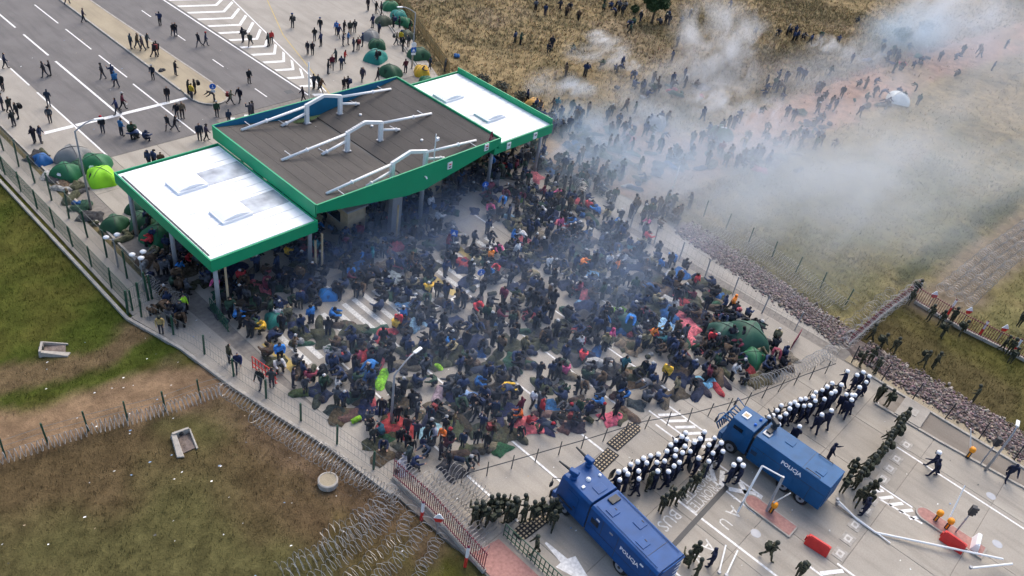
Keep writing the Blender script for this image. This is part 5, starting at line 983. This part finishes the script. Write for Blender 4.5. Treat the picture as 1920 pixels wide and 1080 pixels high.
# the crowd: nearest ones as single people, the rest one mass
CROWD = [(22.3, 57), (21.6, 47), (21.9, 43), (22.2, 38.7), (22.0, 33), (22.2, 27), (22.7, 23.9), (25.4, 21.5), (29.6, 20.4), (33.4, 19.1), (36.9, 17.7), (41.6, 16.4), (45.7, 14.4), (52.1, 11.9), (52.8, 12.2), (55.0, 14), (56.6, 20), (57.0, 28), (57.8, 37), (61, 41), (63, 47), (61, 57), (50, 58.5)]
CLEAR = [(690, 585, 62, 36, .16), (615, 600, 45, 30, .45), (760, 640, 30, 18, .3), (950, 640, 22, 26, .3), (1070, 700, 30, 14, .3), (880, 600, 24, 20, .25), (980, 560, 20, 16, .3), (880, 410, 30, 60, .08), (920, 440, 40, 25, .15), (835, 545, 28, 26, .12), (920, 560, 40, 22, .3), (1010, 520, 18, 30, .2), (1150, 690, 25, 16, .15), (1190, 730, 22, 14, .12), (1000, 700, 30, 12, .3), (560, 665, 50, 40, .45), (790, 700, 18, 14, .15), (800, 740, 40, 14, .2), (1330, 680, 22, 16, .25), (1060, 560, 16, 14, .3), (1255, 700, 20, 10, .2), (640, 560, 60, 22, .6), (1035, 340, 30, 22, .3), (770, 560, 30, 20, .3), (1240, 560, 16, 10, .2), (870, 640, 16, 30, .3), (520, 720, 50, 26, .15), (690, 790, 50, 16, .4), (400, 440, 90, 60, .35), (350, 560, 40, 50, .5)]
def density(x, y):
    px, py = PX((x, y, 0)); d = .50 + .8 * float(noise2(x, y, .55, 77)) + .25 * float(noise2(x, y, 1.6, 78))
    for cx, cy_, rx, ry, k in CLEAR:
        q = ((px - cx) / rx) ** 2 + ((py - cy_) / ry) ** 2
        if q < 1: d *= k
    return d
CELL = {}
def free(x, y, r):
    i, j = int(x / .6), int(y / .6)
    for a in range(i - 2, i + 3):
        for b in range(j - 2, j + 3):
            for (u, v, s) in CELL.get((a, b), ()):
                if (u - x) ** 2 + (v - y) ** 2 < (r + s) ** 2: return False
    return True
def take(x, y, r): CELL.setdefault((int(x / .6), int(y / .6)), []).append((x, y, r))
for (x, y, r) in ((30.4, 43.9, .3), (39.4, 44.3, .8), (42.4, 44.3, .3), (51.5, 44.8, .3), (36.4, 47.5, 1.6), (46.2, 48.5, 1.6)): take(x, y, r)
SPOTS = []
tries = 0
while len(SPOTS) < 1180 and tries < 34000:
    tries += 1; x = RNG.uniform(21.5, 63); y = RNG.uniform(12, 58)
    if not inside(x, y, CROWD) or RNG.random() > density(x, y) * (.75 if y > 46 else 1): continue
    if not free(x, y, .22): continue
    take(x, y, .22); SPOTS.append((x, y))
FIELD = []
for (x0, y0, rows) in ((960, 0, [(175, 75), (245, 115), (405, 120), (435, 70), (495, 150), (885, 200), (915, 195), (880, 250), (265, 380), (295, 360), (470, 390), (60, 330), (20, 320), (400, 570), (545, 570), (775, 540), (1235, 345), (1197, 455), (1630, 70), (690, 45), (115, 760), (740, 870), (800, 80), (860, 65)]),
                       (160, 120, [(410, 560), (440, 580), (360, 560), (520, 760), (575, 770), (480, 760), (1220, 900), (1290, 890), (1180, 830)]), (1440, 0, [(160, 260), (185, 305), (210, 300), (310, 330), (525, 320), (675, 175), (1390, 440), (1105, 680), (790, 720), (690, 655), (725, 660), (220, 580), (455, 570), (1580, 430), (1775, 360)])):
    FIELD += [(x, y) for x, y, _, _ in zoom_list(x0, y0, rows)]
for (px, py, sx, sy, n) in ((1060, 240, 45, 28, 42), (1120, 330, 60, 40, 60), (1230, 405, 55, 22, 46), (1180, 250, 60, 40, 40), (1300, 290, 60, 35, 34), (1400, 300, 50, 25, 26), (1480, 270, 60, 22, 30), (1540, 220, 50, 25, 22), (1450, 165, 60, 18, 18), (1250, 165, 50, 18, 18), (1650, 190, 50, 20, 14), (1690, 110, 60, 18, 20), (1150, 140, 80, 20, 10), (1240, 40, 40, 10, 14), (1480, 70, 80, 10, 9), (1130, 20, 70, 10, 10), (1800, 120, 60, 20, 8), (1590, 150, 70, 30, 10), (1010, 215, 30, 14, 16), (1370, 240, 90, 25, 14)):
    for k in range(int(n * .68)):
        x, y = G(px + RNG.normal(0, sx * .6), max(-8, py + RNG.normal(0, sy * .6)))
        if free(x, y, .2): take(x, y, .2); FIELD.append((x, y))
for k in range(26):
    x, y = G(RNG.uniform(285, 360), RNG.uniform(500, 625))
    if free(x, y, .2): take(x, y, .2); FIELD.append((x, y))
NP = 58
def edge_first(p): px, py = PX((p[0], p[1], 0)); return -py + .0 * px
SPOTS.sort(key=edge_first)
ZN = [((22, 29), 'at crowd edge near left path'), ((29, 36), 'at crowd front facing nearer truck'), ((36, 44), 'at crowd front above speed humps'), ((44, 60), 'at crowd front by big tent')]
for i, (x, y) in enumerate(SPOTS[:NP]):
    pose = RNG.choice(['standing', 'standing with hands in pockets', 'walking', 'sitting', 'crouching', 'bending forward', 'standing with raised hand'], p=[.34, .2, .1, .2, .06, .05, .05]); where = next(l for (a, b), l in ZN if a <= x < b)
    person(x, y, random.uniform(0, 6.28), str(pose), pick_cloth(), where, pack=random.random() < .1, hat=random.random() < .15)
def crowd_mass():
    V = []; F = []; C_ = []; off = 0; arr = {}
    for k, me in LOW.items():
        me.calc_loop_triangles(); n = len(me.vertices); co = np.zeros(n * 3); me.vertices.foreach_get('co', co); t = np.zeros(len(me.loop_triangles) * 3, np.int32); me.loop_triangles.foreach_get('vertices', t); pi = np.zeros(len(me.loop_triangles), np.int32); me.loop_triangles.foreach_get('polygon_index', pi); mi = np.zeros(len(me.polygons), np.int32); me.polygons.foreach_get('material_index', mi)
        arr[k] = (co.reshape(-1, 3), t.reshape(-1, 3), mi[pi])
    names = list(LOW)
    def one(x, y, pr, z=0.0, dull=False):
        nonlocal off
        k = names[RNG.choice(8, p=pr)]; co, t, mi = arr[k]; th = RNG.random() * 6.28; c, s = math.cos(th), math.sin(th); sc_ = RNG.uniform(.9, 1.06); fx = RNG.uniform(1.1, 1.4); p = co * [sc_ * fx, sc_ * fx, sc_]
        V.append(np.stack([p[:, 0] * c - p[:, 1] * s + x, p[:, 0] * s + p[:, 1] * c + y, p[:, 2] + z], 1)); F.append(t + off); off += len(co)
        j = np.array(CLOTHES[RNG.choice([0, 1, 1, 2, 3, 4])][1] if dull and RNG.random() < .9 else pick_cloth()[1]) * RNG.uniform(.8, 1.3); tr = np.array(random.choice([(.012, .012, .015), (.02, .025, .045), (.04, .04, .04), (.012, .012, .013), (.05, .045, .03)])); sk = np.array([.34, .21, .14]); hr = np.array([.015, .012, .011]) if RNG.random() < .62 else (j if RNG.random() < .75 else np.array([.4, .4, .4]))
        pal = np.array([j, tr, sk, hr, (.018, .017, .017)]); pal[0] *= 1.45; C_.append(pal[mi])
    for (x, y) in SPOTS[NP:]: one(x, y, [.17, .11, .02, .05, .01, .04, .50, .10])
    for (x, y) in FIELD: one(x, y, [.26, .13, .03, .16, .05, .04, .27, .06], -.08, True)
    stuff(link('crowd', raw_mesh('crowd', np.concatenate(V), np.concatenate(F), M_CROWD, np.concatenate(C_), smooth=True)))
crowd_mass()

# ------------------------------------------------------------------ tents and belongings
def tent_parts(w=1.15, d=1.0, h=1.1):
    """dome on two crossed arched poles: rounded square base, sagging panels between the poles"""
    b = MB(); N, K = 24, 7
    for k in range(K):
        t = k / (K - 1); zz = h * math.sin(t * math.pi / 2); rr = math.cos(t * math.pi / 2) ** .9 if k < K - 1 else 0
        for i in range(N):
            a = 2 * math.pi * i / N; sq = (abs(math.cos(a)) ** 6 + abs(math.sin(a)) ** 6) ** (-1 / 6); sag = 1 - .16 * math.sin(t * math.pi) * (1 - abs(math.sin(2 * a)))
            b.v.append((w * rr * sq * sag * math.cos(a), d * rr * sq * sag * math.sin(a), zz))
    for k in range(K - 1):
        for i in range(N): j = (i + 1) % N; b.f.append((k * N + i, k * N + j, (k + 1) * N + j, (k + 1) * N + i)); b.m.append(0)
    fly = b.mesh('fly_sheet', M_TENT, True)
    pl = []
    for a in (math.pi / 4, 3 * math.pi / 4):
        P = []
        for t in np.linspace(-1, 1, 13):
            s = abs(t); ang = math.acos(min(1, 1 - s)) if False else (1 - s) * math.pi / 2; rr = math.cos(ang) ** .9 if s > 1e-6 else 0; P.append((math.copysign(1, t) * w * 1.2 * rr * math.cos(a), math.copysign(1, t) * d * 1.2 * rr * math.sin(a), h * math.sin(ang) + .02))
        pl.append(MB().tube(P, .018, 5).mesh('tent_pole', M_DARKM))
    dm = MB(); dm.add([(x * w, -d * (.86 - .50 * z * z) - .06, z * h) for z in (.05, .3, .52, .68) for x in (-.42 + .3 * z, 0, .42 - .3 * z)], [(3 * i + j, 3 * i + j + 1, 3 * i + j + 4, 3 * i + j + 3) for i in range(3) for j in range(2)])
    return fly, pl, dm.mesh('door', M_TENT)
TP = tent_parts()
EMB = MB().add([(x, 0, z) for x, z in ((-.16, 0), (.16, 0), (.2, .1), (.12, .24), (-.12, .24), (-.2, .1))], [(0, 1, 2, 3, 4, 5)]).mesh('emblem', M_HELM)
def tent(px, py, col, label, s=1.0, rz=None, door=None, emblem=False, sy=1.0, sz=1.0):
    x, y = G(px, py); o = thing('tent', label, 'tent', (x, y, -.02), random.uniform(0, 6.28) if rz is None else rz, 'dome tents'); o.scale = (s, s * sy, s * sz)
    link('fly_sheet', TP[0], o, color=col); d = link('door', TP[2], o, color=door or tuple(c * .45 for c in col))
    for p in TP[1]: link('tent_pole', p, o)
    if emblem: e = link('emblem', EMB, o, (0, .93, .42)); e.rotation_euler = (R_(22), 0, 0)
    for _ in range(3): take(x, y, .8 * s)
DG = (.018, .075, .035); GR = (.02, .13, .055); TEA = (.02, .20, .16); OLV = (.06, .075, .045); CAMO_G = (.20, .20, .19)
for a in ((733, 18, GR, 'green dome tent at the top edge of the far verge', 1.1), (748, 36, TEA, 'teal dome tent on the far verge beside the timber fence', 1.15), (720, 44, OLV, 'olive dome tent with pale orange top on the far verge', .95), (757, 46, GR, 'bright green dome tent against the far timber fence', .95), (694, 72, CAMO_G, 'grey patterned dome tent behind the standing men', 1.0), (707, 88, DG, 'dark green dome tent nearest the grey patterned one', .95), (704, 112, TEA, 'turquoise dome tent on the paving before the verge', 1.2), (731, 140, DG, 'dark green dome tent just behind the canopy roof', 1.15), (786, 108, DG, 'long dark green tent under the far round sign', 1.2), (791, 138, (.62, .36, .03), 'yellow dome tent at the end of the timber fence', .95), (800, 156, GR, 'small green tent beside the yellow one', .8), (763, 70, OLV, 'olive tent among people below the far lamp', .9),
          (140, 300, CAMO_G, 'grey zebra patterned dome tent on the left lane', 1.25), (126, 328, GR, 'green dome tent with white emblem next the left verge', 1.05), (152, 318, DG, 'dark green tent squeezed between its two green neighbours', .9), (180, 313, GR, 'green dome tent with white emblem behind the lime one', 1.15), (192, 338, (.26, .62, .02), 'lime green dome tent beside the white canopy roof', 1.15), (80, 303, (.015, .10, .28), 'small blue tent by the left verge fence', .7), (270, 422, DG, 'dark green tent with emblem under the left canopy edge, upper', 1.1), (300, 446, GR, 'green tent with emblem under the left canopy edge, lower', 1.2), (216, 424, DG, 'tall dark green tent beside the left verge lamp', .9), (262, 396, DG, 'low dark green tent in the canopy shade', .9),
          (517, 604, TEA, 'teal tent at the crowd edge near the canopy corner', .75), (1398, 640, (.022, .085, .05), 'large dark green tent at the right front of the crowd', 1.55), (1355, 632, (.025, .09, .06), 'second dark green tent left of the large one', 1.2), (1408, 676, GR, 'round green tent just below the large one', .95), (1172, 610, (.03, .09, .08), 'blue green tent in the smoky middle of the crowd', .9), (1000, 200, (.62, .33, .08), 'orange yellow dome tent beside the right canopy roof', .95), (1683, 190, (.72, .74, .70), 'white dome tent in the smoke by the dirt road', 1.3), (1228, 235, (.22, .23, .24), 'grey tent in the smoke beyond the walkway', 1.2), (1350, 255, (.03, .09, .06), 'green tent lost in the smoke', 1.2), (615, 556, (.02, .19, .50), 'bright blue low tent at the canopy corner', .65)):
    tent(*a, emblem='emblem' in a[3], door=(.6, .22, .08) if 'orange top' in a[3] else (.03, .03, .03) if 'lime' in a[3] else None)
def grid_mound(nx, ny, fx, seed, name='blanket', th=0.0):
    r = np.random.default_rng(seed); b = MB()
    for i in range(nx + 1):
        for j in range(ny + 1):
            u, v = i / nx * 2 - 1, j / ny * 2 - 1; b.v.append(fx(u, v, r))
    b.f = [(i * (ny + 1) + j, (i + 1) * (ny + 1) + j, (i + 1) * (ny + 1) + j + 1, i * (ny + 1) + j + 1) for i in range(nx) for j in range(ny)]; b.m = [0] * len(b.f); return b.mesh(name, M_CLOTH, True)
def fold(seed):
    ph = random.Random(seed).random() * 9
    def f(u, v, r):
        e = max(abs(u), abs(v)); ang = math.atan2(v, u); R0 = 1 + .12 * math.sin(3 * ang + ph) + .08 * math.sin(5 * ang + 2 * ph); h = (.17 + .12 * math.sin(3.1 * u + ph) * math.cos(2.7 * v + ph) + .05 * math.sin(9 * u + 6 * v + ph) + r.uniform(-.035, .035)) * (1 - e ** 6)
        return (u * .85 * R0, v * .62 * R0, max(.01, h + .03))
    return f
def bagf(seed):
    ph = random.Random(seed).random() * 9
    def f(u, v, r):
        wd = .36 * (1 - .35 * max(0, u) ** 2) * (1 - u ** 8 * .7); return (u * .98 + .03 * math.sin(4 * v + ph), wd * v + .06 * math.sin(2 * u + ph), max(.01, .30 * math.sqrt(max(0, 1 - v * v)) * (1 - u ** 6 * .8) * (.8 + .2 * math.cos(5 * u + ph)) + r.uniform(-.02, .02)))
    return f
BLK = [grid_mound(9, 7, fold(s), s) for s in range(5)]; SLB = [grid_mound(9, 6, bagf(s), s, 'sleeping_bag') for s in range(4)]
def bundle(seed):
    r = random.Random(seed); b = MB()
    for k in range(4):
        c = (r.uniform(-.28, .28), r.uniform(-.22, .22)); s = r.uniform(.16, .27); b.lathe([(s * .8, 0), (s * 1.1, s * .35), (s, s * .9), (s * .6, s * 1.25), (0, s * 1.4)], (c[0], c[1], 0), 8)
    return b.mesh('bundle', M_CLOTH, True)
DUF = MB(); DUF.tube([(-.36, 0, .17), (-.33, 0, .17), (.33, 0, .17), (.36, 0, .17)], [.10, .17, .17, .10], 10); DUF.tube([(-.15, -.12, .28), (-.1, -.02, .42), (.1, -.02, .42), (.15, -.12, .28)], .018, 5); DUFM = DUF.mesh('duffel_bag', M_CLOTH, True); BUN = [bundle(s) for s in range(4)]
COLR = [('olive', (.055, .058, .032), 26), ('dark grey', (.04, .04, .043), 20), ('navy', (.016, .024, .06), 16), ('brown', (.085, .06, .04), 10), ('khaki', (.15, .125, .085), 8), ('blue', (.02, .09, .24), 3), ('red', (.30, .04, .045), 2), ('dark green', (.018, .06, .035), 8), ('pale grey', (.30, .30, .29), 3), ('pink', (.48, .12, .14), 2), ('light blue', (.24, .42, .58), 2), ('lime green', (.25, .5, .03), 1)]
_bw = np.array([c[2] for c in COLR], float); _bw /= _bw.sum()
CB = {c[0]: c[1] for c in COLR}
def belonging(x, y, kind, cname, where, s=1.0, rz=None, col=None):
    me = {'blanket': random.choice(BLK), 'sleeping_bag': random.choice(SLB), 'bundle': random.choice(BUN), 'duffel_bag': DUFM}[kind]
    o = link(kind, me, None, (x, y, .006), random.uniform(0, 6.28) if rz is None else rz, 0, (s, s, s), col or tuple(v * random.uniform(.8, 1.2) for v in CB[cname])); tag(o, '%s %s %s' % (cname, {'blanket': 'rumpled blanket', 'sleeping_bag': 'sleeping bag', 'bundle': 'bundle of belongings', 'duffel_bag': 'duffel bag'}[kind], where), kind.replace('_', ' '), 'belongings in the crowd')
for (px, py, k, cn, wh, s) in ((685, 664, 'blanket', 'red', 'near the crowd barrier', 1.0), (745, 802, 'blanket', 'red', 'at the front below the lamp', 1.5), (985, 800, 'blanket', 'pink', 'at the crowd front centre', 1.3), (1148, 785, 'blanket', 'pink', 'nearest the white hatching', 1.0), (880, 745, 'blanket', 'light blue', 'beside a navy sleeping bag', .9), (845, 740, 'sleeping_bag', 'navy', 'left of the light blue blanket', 1.2), (905, 697, 'sleeping_bag', 'navy', 'in the crowd middle', 1.3), (1325, 718, 'blanket', 'light blue', 'at the right crowd front', 1.0), (1345, 730, 'sleeping_bag', 'red', 'at the right crowd front', .9), (1420, 715, 'blanket', 'brown', 'below the round green tent', 1.1), (668, 790, 'duffel_bag', 'lime green', 'by the lower left path', 1.0), (1180, 650, 'blanket', 'khaki', 'in the smoky centre', 1.3), (935, 745, 'blanket', 'khaki', 'in the crowd front', 1.3), (1190, 710, 'blanket', 'brown', 'beside bare concrete', 1.2), (1475, 672, 'blanket', 'khaki', 'at the right end of the crowd', 1.0), (712, 668, 'duffel_bag', 'lime green', 'beside the red blanket', .9), (305, 134, 'bundle', 'dark grey', 'on the sandy median', 1.0), (855, 106, 'bundle', 'blue', 'in the dry grass field', 1.2), (735, 520, 'blanket', 'pale grey', 'near the zebra crossing', 1.2), (1000, 430, 'blanket', 'khaki', 'right of the canopy', 1.2)):
    belonging(*G(px, py), k, cn, wh, s)
PILES = []; tries = 0
while len(PILES) < 1150 and tries < 36000:
    tries += 1; x = RNG.uniform(21.5, 62); y = RNG.uniform(12, 57)
    if not inside(x, y, CROWD) or RNG.random() > density(x, y) * .9: continue
    if any((x - u) ** 2 + (y - v) ** 2 < .25 for u, v in PILES[-260:]): continue
    PILES.append((x, y))
for k in range(26): PILES.append((RNG.uniform(19.9, 21.4), RNG.uniform(47, 72)))
FP = []
for (px, py, sx, sy, n) in ((1110, 260, 50, 30, 26), (1180, 320, 60, 35, 24), (1290, 300, 60, 30, 16), (1440, 300, 60, 15, 14), (1260, 170, 70, 15, 12), (1520, 240, 50, 15, 10), (1690, 110, 50, 14, 9), (1640, 195, 30, 8, 6)):
    for k in range(n): FP.append(G(px + RNG.normal(0, sx * .6), py + RNG.normal(0, sy * .6)))
PILES.sort(key=edge_first)
for i, (x, y) in enumerate(PILES[:120]):
    k = RNG.choice(['blanket', 'sleeping_bag', 'bundle', 'duffel_bag'], p=[.36, .3, .2, .14]); belonging(x, y, str(k), COLR[RNG.choice(len(COLR), p=_bw)][0], next(l for (a, b), l in ZN if a <= max(22, x) < b), RNG.uniform(.75, 1.15))
def pile_mass():
    V = []; F = []; C_ = []; off = 0; arr = []
    for me in BLK + SLB + BUN + [DUFM]:
        me.calc_loop_triangles(); co = np.zeros(len(me.vertices) * 3); me.vertices.foreach_get('co', co); t = np.zeros(len(me.loop_triangles) * 3, np.int32); me.loop_triangles.foreach_get('vertices', t); arr.append((co.reshape(-1, 3), t.reshape(-1, 3)))
    for (x, y) in PILES[120:] + FP:
        co, t = arr[RNG.integers(len(arr))]; th = RNG.random() * 6.28; c, s = math.cos(th), math.sin(th); q = co * RNG.uniform(.7, 1.25); V.append(np.stack([q[:, 0] * c - q[:, 1] * s + x, q[:, 0] * s + q[:, 1] * c + y, q[:, 2] * RNG.uniform(.8, 1.5) + .005], 1)); F.append(t + off); off += len(co)
        cc = np.array(COLR[RNG.choice(len(COLR), p=_bw)][1]) * RNG.uniform(.7, 1.3); C_.append(np.clip(cc * (1 + RNG.normal(0, .16, (len(t), 1))), .004, 1))
    stuff(link('heaped_belongings', raw_mesh('heaped_belongings', np.concatenate(V), np.concatenate(F), M_CROWD, np.concatenate(C_), smooth=True)))
pile_mass()
def litter():
    V = []; F = []; C_ = []; n = 0
    for (x0, x1, y0, y1, k) in ((2, 21, 15, 46, 120), (22, 57, -6, 30, 170), (62, 110, 10, 60, 60), (24, 60, 66, 95, 40)):
        for _ in range(k):
            x, y = RNG.uniform(x0, x1), RNG.uniform(y0, y1); s = RNG.uniform(.03, .10); th = RNG.random() * 6.28; q = [(s * math.cos(th + a), s * .7 * math.sin(th + a)) for a in (0, 1.3, 3.0, 4.4)]; z = .02 if inside(x, y, PAVED) else .06
            V += [(x + u, y + v, z + RNG.uniform(0, .05)) for u, v in q]; F.append((n, n + 1, n + 2, n + 3)); n += 4; C_.append(random.choice([(.7, .7, .68), (.6, .58, .52), (.75, .74, .70), (.1, .1, .1), (.2, .3, .45), (.4, .3, .2)]))
    stuff(link('litter', raw_mesh('litter', np.array(V), np.array(F), M_CROWD, np.array(C_))))
litter()

# ------------------------------------------------------------------ tear gas and smoke
def smoke_mat(name, dens, radii, col, nscale, lo, hi, seed):
    m = bpy.data.materials.new(name); m.use_nodes = True; n = m.node_tree.nodes; l = m.node_tree.links; n.remove(n['Principled BSDF']); out = n['Material Output']
    pv = n.new('ShaderNodeVolumePrincipled'); pv.inputs['Color'].default_value = (*col, 1); pv.inputs['Anisotropy'].default_value = 0.0
    tc = n.new('ShaderNodeTexCoord'); mp = n.new('ShaderNodeVectorMath'); mp.operation = 'DIVIDE'; mp.inputs[1].default_value = radii; l.new(tc.outputs['Object'], mp.inputs[0])
    ln = n.new('ShaderNodeVectorMath'); ln.operation = 'LENGTH'; l.new(mp.outputs[0], ln.inputs[0])
    fo = n.new('ShaderNodeMapRange'); fo.interpolation_type = 'SMOOTHSTEP'; fo.inputs[1].default_value = 1.0; fo.inputs[2].default_value = 0.1; l.new(ln.outputs['Value'], fo.inputs[0])
    of = n.new('ShaderNodeVectorMath'); of.operation = 'ADD'; of.inputs[1].default_value = (seed * 7.3, seed * 3.1, seed * 1.7); l.new(tc.outputs['Object'], of.inputs[0])
    nz = n.new('ShaderNodeTexNoise'); nz.inputs['Scale'].default_value = nscale; nz.inputs['Detail'].default_value = 3.5; nz.inputs['Roughness'].default_value = .6; nz.inputs['Distortion'].default_value = .8; st = n.new('ShaderNodeMapping'); st.inputs['Rotation'].default_value = (0, 0, R_(-12)); st.inputs['Scale'].default_value = (.42, 1.15, 1.0); l.new(of.outputs[0], st.inputs[0]); l.new(st.outputs[0], nz.inputs['Vector'])
    mr = n.new('ShaderNodeMapRange'); mr.inputs[1].default_value = lo; mr.inputs[2].default_value = hi; mr.inputs[3].default_value = 0; mr.inputs[4].default_value = dens; l.new(nz.outputs[0], mr.inputs[0])
    mu = n.new('ShaderNodeMath'); mu.operation = 'MULTIPLY'; l.new(fo.outputs[0], mu.inputs[0]); l.new(mr.outputs[0], mu.inputs[1]); l.new(mu.outputs[0], pv.inputs['Density']); l.new(pv.outputs[0], out.inputs['Volume']); return m
def smoke(px, py, zc, radii, dens, rz=0.0, col=(.86, .91, .97), nscale=.25, lo=.36, hi=.66, i=[0]):
    i[0] += 1; x, y = G(px, py, zc); b = MB(); b.lathe([(max(.001, math.cos(t)), math.sin(t)) for t in np.linspace(-math.pi / 2, math.pi / 2, 9)], n=16); b.v = [(x_ * radii[0], y_ * radii[1], z_ * radii[2]) for x_, y_, z_ in b.v]
    o = stuff(link('smoke', b.mesh('smoke', smoke_mat('smoke_volume', dens, radii, col, nscale, lo, hi, i[0])), None, (x, y, zc), rz)); return o
WH = (.95, .96, .97); BLU = (.68, .85, 1.0)
for a in ((1180, 290, 1.3, (17, 12, 3.2), .13, 0, BLU, .25, .25, .75), (1330, 300, 1.5, (24, 15, 3.6), .15, R_(-8), (.80, .91, 1.0), .2, .22, .74), (1500, 330, 1.8, (32, 17, 4.2), .145, R_(-8), (.92, .96, 1.0), .16, .24, .74), (1670, 380, 1.8, (34, 16, 4.0), .08, R_(-8), (.92, .96, 1.0), .15, .26, .76), (1800, 270, 2.4, (36, 17, 5.0), .065, R_(-8), (.88, .94, 1.0), .12, .24, .74), (1900, 90, 4.0, (50, 18, 9), .045, R_(-6), (.78, .87, .98), .10, .22, .70), (1790, 25, 3.5, (26, 12, 7), .14, R_(-6), (.90, .95, 1.0), .16, .42, .74), (1560, 160, 1.5, (30, 12, 3.4), .095, 0, (.84, .90, .97), .18, .28, .74),
          (1352, 66, 2.4, (11, 9, 5.5), .42, R_(30), WH, .24, .42, .80), (1345, 125, 1.2, (11, 8, 2.8), .34, R_(20), WH, .32, .40, .76), (1128, 98, 1.0, (7, 5.5, 2.4), .85, 0, WH, .45, .46, .80), (1122, 70, .7, (2.4, 2.0, 1.3), 2.0, 0, WH, .9, .42, .74), (1182, 124, .5, (2.2, 1.8, .9), 1.6, 0, WH, .9, .42, .74), (1345, 188, .7, (8, 4.5, 1.6), 1.0, 0, WH, .55, .44, .78), (1150, 285, .8, (7, 4.5, 1.8), .5, R_(30), (.88, .94, 1.0), .45, .44, .78), (1225, 225, .8, (8, 4.5, 1.8), .45, R_(20), (.88, .94, 1.0), .45, .44, .78), (1430, 215, .9, (9, 4.5, 2.0), .4, R_(10), (.84, .92, 1.0), .4, .44, .78), (1060, 290, .8, (5, 4, 1.6), .4, 0, (.72, .86, 1.0), .5, .42, .76), (1040, 160, .8, (5.5, 4.4, 1.9), .42, 0, (.85, .92, 1.0), .5, .42, .76), (1548, 83, .6, (6, 3.2, 1.4), .7, 0, WH, .6, .44, .78), (1615, 100, .7, (8, 5, 2.2), .34, 0, WH, .4, .42, .78), (1085, 165, .6, (3.4, 3, 1.2), .7, 0, (.8, .9, 1.0), .7, .42, .76), (1090, 235, .9, (9, 7, 2.2), .26, 0, BLU, .4, .36, .76), (1700, 62, 2.5, (15, 8, 5), .17, 0, (.64, .81, .94), .2, .30, .72), (1240, 170, .9, (20, 9, 2.6), .15, 0, (.80, .88, .97), .25, .30, .76),
          (1180, 490, 1.6, (13, 9, 3.2), .09, 0, (.62, .78, 1.0), .3, .28, .72), (950, 560, 1.2, (26, 24, 2.8), .042, 0, (.60, .76, 1.0), .2, .15, .7), (760, 430, 1.4, (17, 8, 3.0), .085, 0, (.50, .68, 1.0), .3, .25, .7)):
    smoke(*a)

# ------------------------------------------------------------------ labels: number look-alikes from left to right
ONES = 'first second third fourth fifth sixth seventh eighth ninth tenth eleventh twelfth thirteenth fourteenth fifteenth sixteenth seventeenth eighteenth nineteenth'.split(); TENS = {2: ('twentieth', 'twenty'), 3: ('thirtieth', 'thirty'), 4: ('fortieth', 'forty'), 5: ('fiftieth', 'fifty')}
def ordinal(k):
    if k <= 19: return ONES[k - 1]
    t, r = divmod(k, 10); return TENS[t][0] if r == 0 else TENS[t][1] + '-' + ONES[r - 1]
bpy.context.view_layer.update(); _by = {}
for o in THINGS: _by.setdefault(o['label'], []).append(o)
for lab, os_ in _by.items():
    if len(os_) > 1:
        os_.sort(key=lambda o: PX(o.location)[0])
        for k, o in enumerate(os_): o['label'] = '%s, %s from left' % (lab, ordinal(k + 1))
